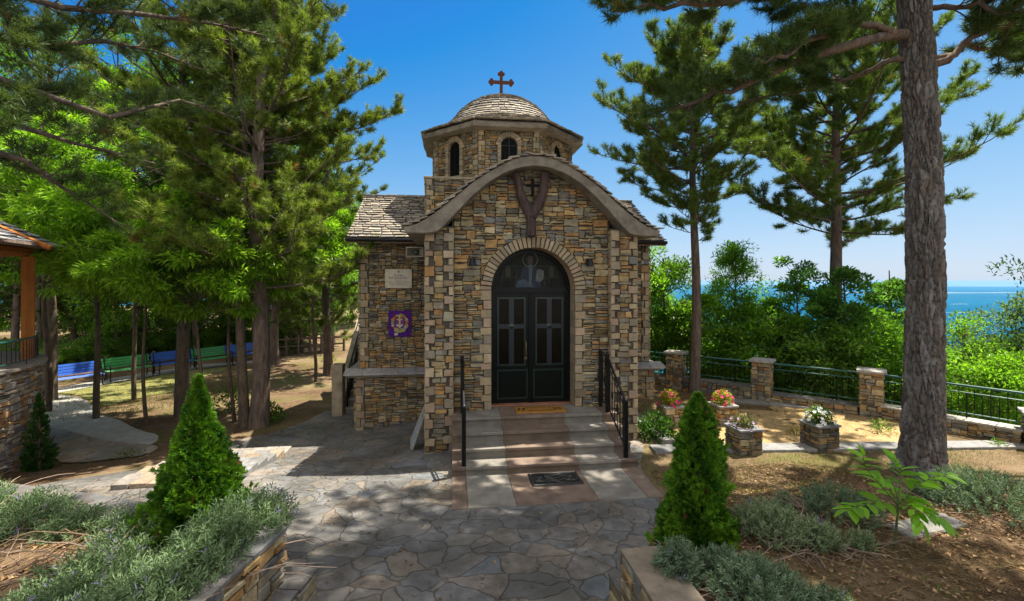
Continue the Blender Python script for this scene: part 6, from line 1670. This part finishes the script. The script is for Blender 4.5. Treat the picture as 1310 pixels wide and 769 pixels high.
# ------------------------------------------------------------------ benches and wooden fence
def bench(label, p, rz, col):
    t = thing('park_bench', label, 'bench', tuple(p), rz, 'benches along the yard'); W2 = .82
    c = np.array(col)
    mb = MB()
    for k in range(4): mb.bbox((-W2,-.22+.115*k,.42),(W2,-.22+.115*k+.10,.45),.006,c*rs.uniform(.85,1.1))
    mb.build('seat', M['paint'], t); mb = MB()
    for k in range(4):
        z = .52+.105*k; y = .26+.022*k*1.2; V = np.array([[-W2,y,z],[W2,y,z],[W2,y+.02,z+.088],[-W2,y+.02,z+.088]]); T = V+np.array([0,.03,-.006]); mb.arr(np.concatenate([V,T]), [[0,1,2,3],[7,6,5,4],[0,4,5,1],[1,5,6,2],[2,6,7,3],[3,7,4,0]], c*rs.uniform(.85,1.1))
    mb.build('backrest', M['paint'], t)
    for sx in (-1,1):
        x = sx*(W2-.08); mb = MB()
        mb.tube([(x,-.24,0),(x,-.22,.2),(x,-.25,.40),(x,-.24,.62),(x,-.05,.66),(x,.24,.60)], .022, 6); mb.tube([(x,.30,0),(x,.24,.25),(x,.25,.45),(x,.36,.95)], .022, 6); mb.tube([(x,-.24,.40),(x,.25,.40)], .02, 6); mb.tube([(x,-.22,.15),(x,0,.24),(x,.25,.15)], .014, 6)
        mb.build('end_frame', M['iron'], t)
BLUE = (.03,.11,.46); GREEN = (.055,.30,.09)
bl = [('blue slatted bench nearest the camera, first in the row by the yard', (97,497), BLUE),('green slatted bench between two blue benches, second in the row', (166,485), GREEN),('blue slatted bench half hidden by the lichen trunk, third in the row', (225,476), BLUE),('green slatted bench behind the thin stems, fourth in the row', (274,470), GREEN),('blue slatted bench farthest away beside the straight dark trunk', (313,464), BLUE)]
bp = [on_ground(*q[1]) for q in bl]
dv = bp[3]-bp[0]; ba = math.atan2(dv[1], dv[0])
print('bench pts', [tuple(np.round(p,2)) for p in bp])
for (lab, _, c), p in zip(bl, bp): bench(lab, p, ba, c)
# wooden post and rail fence behind the benches
wf = thing('wooden_fence', 'weathered wooden post and rail fence behind the row of benches', 'fence', tuple(bp[0]))
d = nrm(dv[:2]); nl_ = np.array([-d[1], d[0]]); rails = MB()
fp = [bp[0][:2]-d*2.2+nl_*.75 + d*1.7*k for k in range(9)]; fp = [np.array([p[0],p[1],float(G(p[0],p[1]))]) for p in fp]
for p in fp:
    mb = MB(); mb.tube([p-bp[0]+np.array([0,0,-.1]), p-bp[0]+np.array([0,0,.5]), p-bp[0]+np.array([.01,0,1.0])], [.065,.06,.055], 8); mb.build('post', M['wood'], wf)
for h in (.42,.80):
    rails.tube([p-bp[0]+np.array([0,0,h+rs.normal(0,.02)]) for p in fp], .042, 7)
rails.build('rail', M['wood'], wf)
wf2 = thing('wooden_fence', 'short wooden fence at the far end of the sunlit yard beside the chapel', 'fence', tuple(on_ground(385,452)))
q0 = on_ground(350,455); q1 = on_ground(440,449); fp = [q0+(q1-q0)*k/6 for k in range(7)]; o_ = np.array(wf2.location); rails = MB()
for p in fp: mb = MB(); mb.tube([p-o_, p-o_+np.array([0,0,1.05])], [.08,.07], 8); mb.build('post', M['wood'], wf2)
for h in (.45,.85): rails.tube([p-o_+np.array([0,0,h]) for p in fp], .05, 7)
rails.build('rail', M['wood'], wf2)

# ------------------------------------------------------------------ round terrace with pavilion at the left
GC = np.array([-11.45, 9.95]); GR_ = 2.95; ZT = 1.42
tw = thing('round_terrace_wall', 'round rubble stone terrace wall carrying the wooden pavilion at the left edge', 'terrace wall', (GC[0],GC[1],-.6))
mb = MB(); rg = np.random.default_rng(61); mb.lathe([(GR_,-1.2),(GR_,ZT-.06)], 64, (GC[0],GC[1],0), mi=2)
z = -.9
cells = []; split(rg, 0, 2*PI*GR_, -.9, ZT-.06, cells, .17, .38)
pal2 = np.array([[.33,.19,.10],[.40,.33,.26],[.26,.24,.22],[.36,.22,.11],[.45,.41,.36],[.20,.19,.19],[.30,.25,.20],[.42,.26,.14]])
for a, b, c, d_ in cells:
    am = (a+b)/2/GR_; o = (GC[0]+GR_*math.cos(am), GC[1]+GR_*math.sin(am), 0); f = Frame(o, (-math.sin(am), math.cos(am), 0), (math.cos(am), math.sin(am), 0)); w2 = (b-a)/2
    add_stone(mb, [[-w2,c],[w2,c],[w2,d_],[-w2,d_]], f, rg, pick(pal2, rg, .15), (.03,.06), .009, .012, .009)
o = mb.build('masonry', SM, tw); o.location = (-GC[0],-GC[1],.6)
mb = MB(); mb.lathe([(0.01,ZT),(GR_+.10,ZT),(GR_+.11,ZT-.055),(GR_-.05,ZT-.06)][::-1], 64, (GC[0],GC[1],0), (.27,.245,.21)); o = mb.build('coping', M['slate'], tw); o.location = (-GC[0],-GC[1],.6)
rl_ = thing('curved_railing', 'curved green and black iron railing on top of the round terrace', 'railing', (GC[0],GC[1],ZT)); mb = MB(); rr_ = GR_-.05
aa = np.linspace(-2.2, .95, 60); mb.tube([(rr_*math.cos(a),rr_*math.sin(a),.52) for a in aa], .02, 6); mb.tube([(rr_*math.cos(a),rr_*math.sin(a),.08) for a in aa], .012, 6); mb.build('rail', M['green_iron'], rl_)
mb = MB()
for k, a in enumerate(np.linspace(-2.2,.95,76)): mb.tube([(rr_*math.cos(a),rr_*math.sin(a),0 if k % 10 == 0 else .08),(rr_*math.cos(a),rr_*math.sin(a),.52)], .008, 5)
mb.build('bars', M['iron'], rl_)
pv = thing('pavilion', 'open wooden pavilion with orange brown posts and slate roof at the left edge', 'pavilion', (GC[0],GC[1],ZT))
RP = 2.74
for k in range(8):
    a = R(38.6)+k*PI/4; x, y = RP*math.cos(a), RP*math.sin(a); Mx = rotz(a, (x,y,0)); mb = MB(); mb.bbox((-.11,-.11,0),(.11,.11,2.25),.012,M=Mx); mb.build('post', M['warm_wood'], pv)
mb = MB()
for k in range(8):
    a, b = R(38.6)+k*PI/4, R(38.6)+(k+1)*PI/4; p = np.array([RP*math.cos(a),RP*math.sin(a),2.36]); q = np.array([RP*math.cos(b),RP*math.sin(b),2.36]); mb.tube([p,q], .10, 6)
mb.build('ring_beam', M['warm_wood'], pv)
mb = MB(); RE = 3.3; ze, za = 2.42, 4.1
for k in range(16):
    a = R(38.6)+k*PI/8; mb.tube([((RE+.02)*math.cos(a),(RE+.02)*math.sin(a),ze-.03),(.1*math.cos(a),.1*math.sin(a),za-.1)], .055, 6)
mb.build('rafters', M['warm_wood'], pv)
mb = MB(); rt2 = np.random.default_rng(66)
for k in range(8):
    a, b = R(38.6)+k*PI/4, R(38.6)+(k+1)*PI/4
    V = [(0,0,za),(RE*math.cos(a),RE*math.sin(a),ze),(RE*math.cos(b),RE*math.sin(b),ze)]; V = np.array(V); mb.arr(np.concatenate([V, V+np.array([0,0,.03])]), [[0,2,1],[3,4,5]], (.2,.09,.03)); mb.arr(np.concatenate([V[1:], V[1:]+np.array([0,0,.06])]), [[0,1,3,2]], (.2,.1,.04))
    A_, B_ = V[1], V[2]; SL = math.hypot(RE*math.cos(PI/8), za-ze); wd_ = np.linalg.norm(B_-A_)
    def surf(u, v, A_=A_, B_=B_, V=V, SL=SL, wd_=wd_):
        t = v/SL; m_ = (A_+B_)/2; e = (B_-A_)/wd_; return V[0]+(m_-V[0])*t+e*(u-wd_/2)+np.array([0,0,.035])
    tiles(mb, surf, wd_, SL, .34, .21, rt2, pal=np.array([[.17,.18,.20],[.21,.215,.225],[.13,.14,.16],[.24,.24,.235]]), ucl=lambda v, wd_=wd_, SL=SL: (wd_/2-wd_/2*min(1,v/SL), wd_/2+wd_/2*min(1,v/SL)))
mb.build('slate_roof', M['slate'], pv)
for k in range(8):
    a = R(38.6)+k*PI/4
mb = MB()
for k in range(8):
    a, b = R(38.6)+k*PI/4, R(38.6)+(k+1)*PI/4; mb.tube([((RE+.03)*math.cos(a),(RE+.03)*math.sin(a),ze+.02),((RE+.03)*math.cos(b),(RE+.03)*math.sin(b),ze+.02)], .06, 7)
mb.build('eaves_log', M['wood'], pv)
# overhead wire from the pavilion into the trees
mb = MB(); a_ = dep(86, 10.2, 312); b_ = dep(440, 14.5, 331); f = np.linspace(0,1,24)[:,None]; pts = a_+(b_-a_)*f; pts[:,2] -= .25*np.sin(PI*f[:,0]); mb.tube(pts, .008, 5); tag(mb.build('overhead_wire', M['iron']), 'thin dark overhead wire running from the pavilion roof towards the chapel', 'wire')

# ------------------------------------------------------------------ ground litter: needles, dry leaves, grass
def scatter(region, n, seed, lift=.012):
    r = np.random.default_rng(seed); x = r.uniform(region[0],region[1],n); y = r.uniform(region[2],region[3],n); return r, x, y
mb = MB(); r, x, y = scatter((1.5,11,2.2,8.2), 85000, 900)
z = G(x,y)+.016; ok = ~inside(PLAZA, x, y) & ~((x > 0) & (x < 3.2) & (y > 6.3)) & ~((y > 7.35) & (y < 8.5)) & (np.hypot(x,y) < 9.5)
x, y, z = x[ok], y[ok], z[ok]; n = len(x); a = r.uniform(0,2*PI,n); A = np.stack([np.cos(a),np.sin(a),r.normal(0,.15,n)],1)
big = r.random(n) < .12
leaves(mb, np.stack([x,y,z],1), A, np.array([0,0,1.])+r.normal(0,.3,(n,3)), np.where(big,.05,.09)*r.uniform(.5,1.2,n), np.where(big,.028,.004), r, lerp_cols(r,n,(.13,.075,.035),(.36,.25,.14),.2), .2)
struct(mb.build('needle_litter', M['litter']), 'stuff')
mb = MB(); r, x, y = scatter((-9,-1.4,1.2,7.2), 30000, 901); z = G(x,y)+.012; ok = ~inside(PLAZA, x, y); x,y,z = x[ok],y[ok],z[ok]; n = len(x); a = r.uniform(0,2*PI,n); A = np.stack([np.cos(a),np.sin(a),r.normal(0,.15,n)],1); big = r.random(n) < .3
leaves(mb, np.stack([x,y,z],1), A, np.array([0,0,1.])+r.normal(0,.3,(n,3)), np.where(big,.06,.09)*r.uniform(.5,1.2,n), np.where(big,.035,.004), r, lerp_cols(r,n,(.13,.075,.035),(.38,.26,.13),.2), .2)
struct(mb.build('needle_litter', M['litter']), 'stuff')
mb = MB(); r, x, y = scatter((-5.5,3.6,4.4,13), 5200, 905); ok = inside(PLAZA, x, y) & ~((x > -.1) & (x < 3.15) & (y > 6.35)) & (r.random(len(x)) < .35+.65*(np.sin(x*2.3+1)*np.sin(y*1.9) > .1)); x, y = x[ok], y[ok]; n = len(x); a = r.uniform(0,2*PI,n)
leaves(mb, np.stack([x,y,G(x,y)+.022],1), np.stack([np.cos(a),np.sin(a),r.normal(0,.08,n)],1), np.array([0,0,1.])+r.normal(0,.3,(n,3)), np.where(r.random(n) < .12,.05,.085)*r.uniform(.5,1.2,n), np.where(r.random(n) < .12,.024,.0045), r, lerp_cols(r,n,(.12,.07,.03),(.32,.22,.12),.2), .2)
struct(mb.build('needle_litter', M['litter']), 'stuff')
def grass(name, region, n, seed, cond, ca, cb_, L=.05, wd=.006):
    mb = MB(); r, x, y = scatter(region, n, seed); nn_ = .5+.5*np.sin(x*1.7+np.sin(y*1.3)*2)*np.sin(y*1.9+1); ok = cond(x,y) & (r.random(n) < .25+.75*nn_) & ~inside(PLAZA,x,y); x,y = x[ok],y[ok]; z = G(x,y)+.005; n = len(x); d = nrm(np.stack([r.normal(0,.45,n),r.normal(0,.45,n),np.ones(n)],1)); s_ = nrm(np.cross(d,r.normal(0,1,(n,3)))); l = L*r.uniform(.5,1.3,(n,1)); P = np.stack([x,y,z],1)
    mb.arr(np.stack([P-s_*wd/2,P+s_*wd/2,P+d*l],1).reshape(-1,3), np.arange(3*n).reshape(-1,3), lerp_cols(r,n,ca,cb_,.15)); struct(mb.build(name, M['leaf']), 'stuff')
grass('lawn_grass', (3.1,11,5.2,8.1), 26000, 910, lambda x,y: (y < 7.95) & ((x < 4.6) | (y > 6.8) | (np.sin(x*2.1)*np.sin(y*2.7) > .3)), (.04,.08,.012), (.12,.16,.03))
grass('bank_weeds', (1.9,8,2.4,6.6), 5200, 913, lambda x,y: (np.sin(x*3.1+1)*np.sin(y*3.7) > .25), (.07,.14,.02), (.20,.28,.05), .06, .011)
grass('dry_lawn_grass', (4.0,10.5,8.3,12.5), 16000, 911, lambda x,y: fence_dist(x,y) < -.3, (.20,.15,.05), (.34,.24,.09), .045)
grass('yard_grass', (-16,-4,13,24), 30000, 912, lambda x,y: (np.hypot(x+11,y-18) < 4.2), (.07,.11,.015), (.22,.22,.05), .09, .014)

# ------------------------------------------------------------------ the air between here and the coast
mh = bpy.data.materials.new('haze'); mh.use_nodes = True; ntz = mh.node_tree; ntz.nodes.clear()
oz = ntz.nodes.new('ShaderNodeOutputMaterial'); pv_ = ntz.nodes.new('ShaderNodeVolumePrincipled')
pv_.inputs['Color'].default_value = (.24, .58, 1, 1); pv_.inputs['Density'].default_value = HAZE; pv_.inputs['Anisotropy'].default_value = .0
ntz.links.new(pv_.outputs[0], oz.inputs['Volume'])
mb = MB(); mb.box((-99000,-99000,-692), (99000,99000,40)); hz = mb.build('haze', mh); struct(hz, 'stuff')
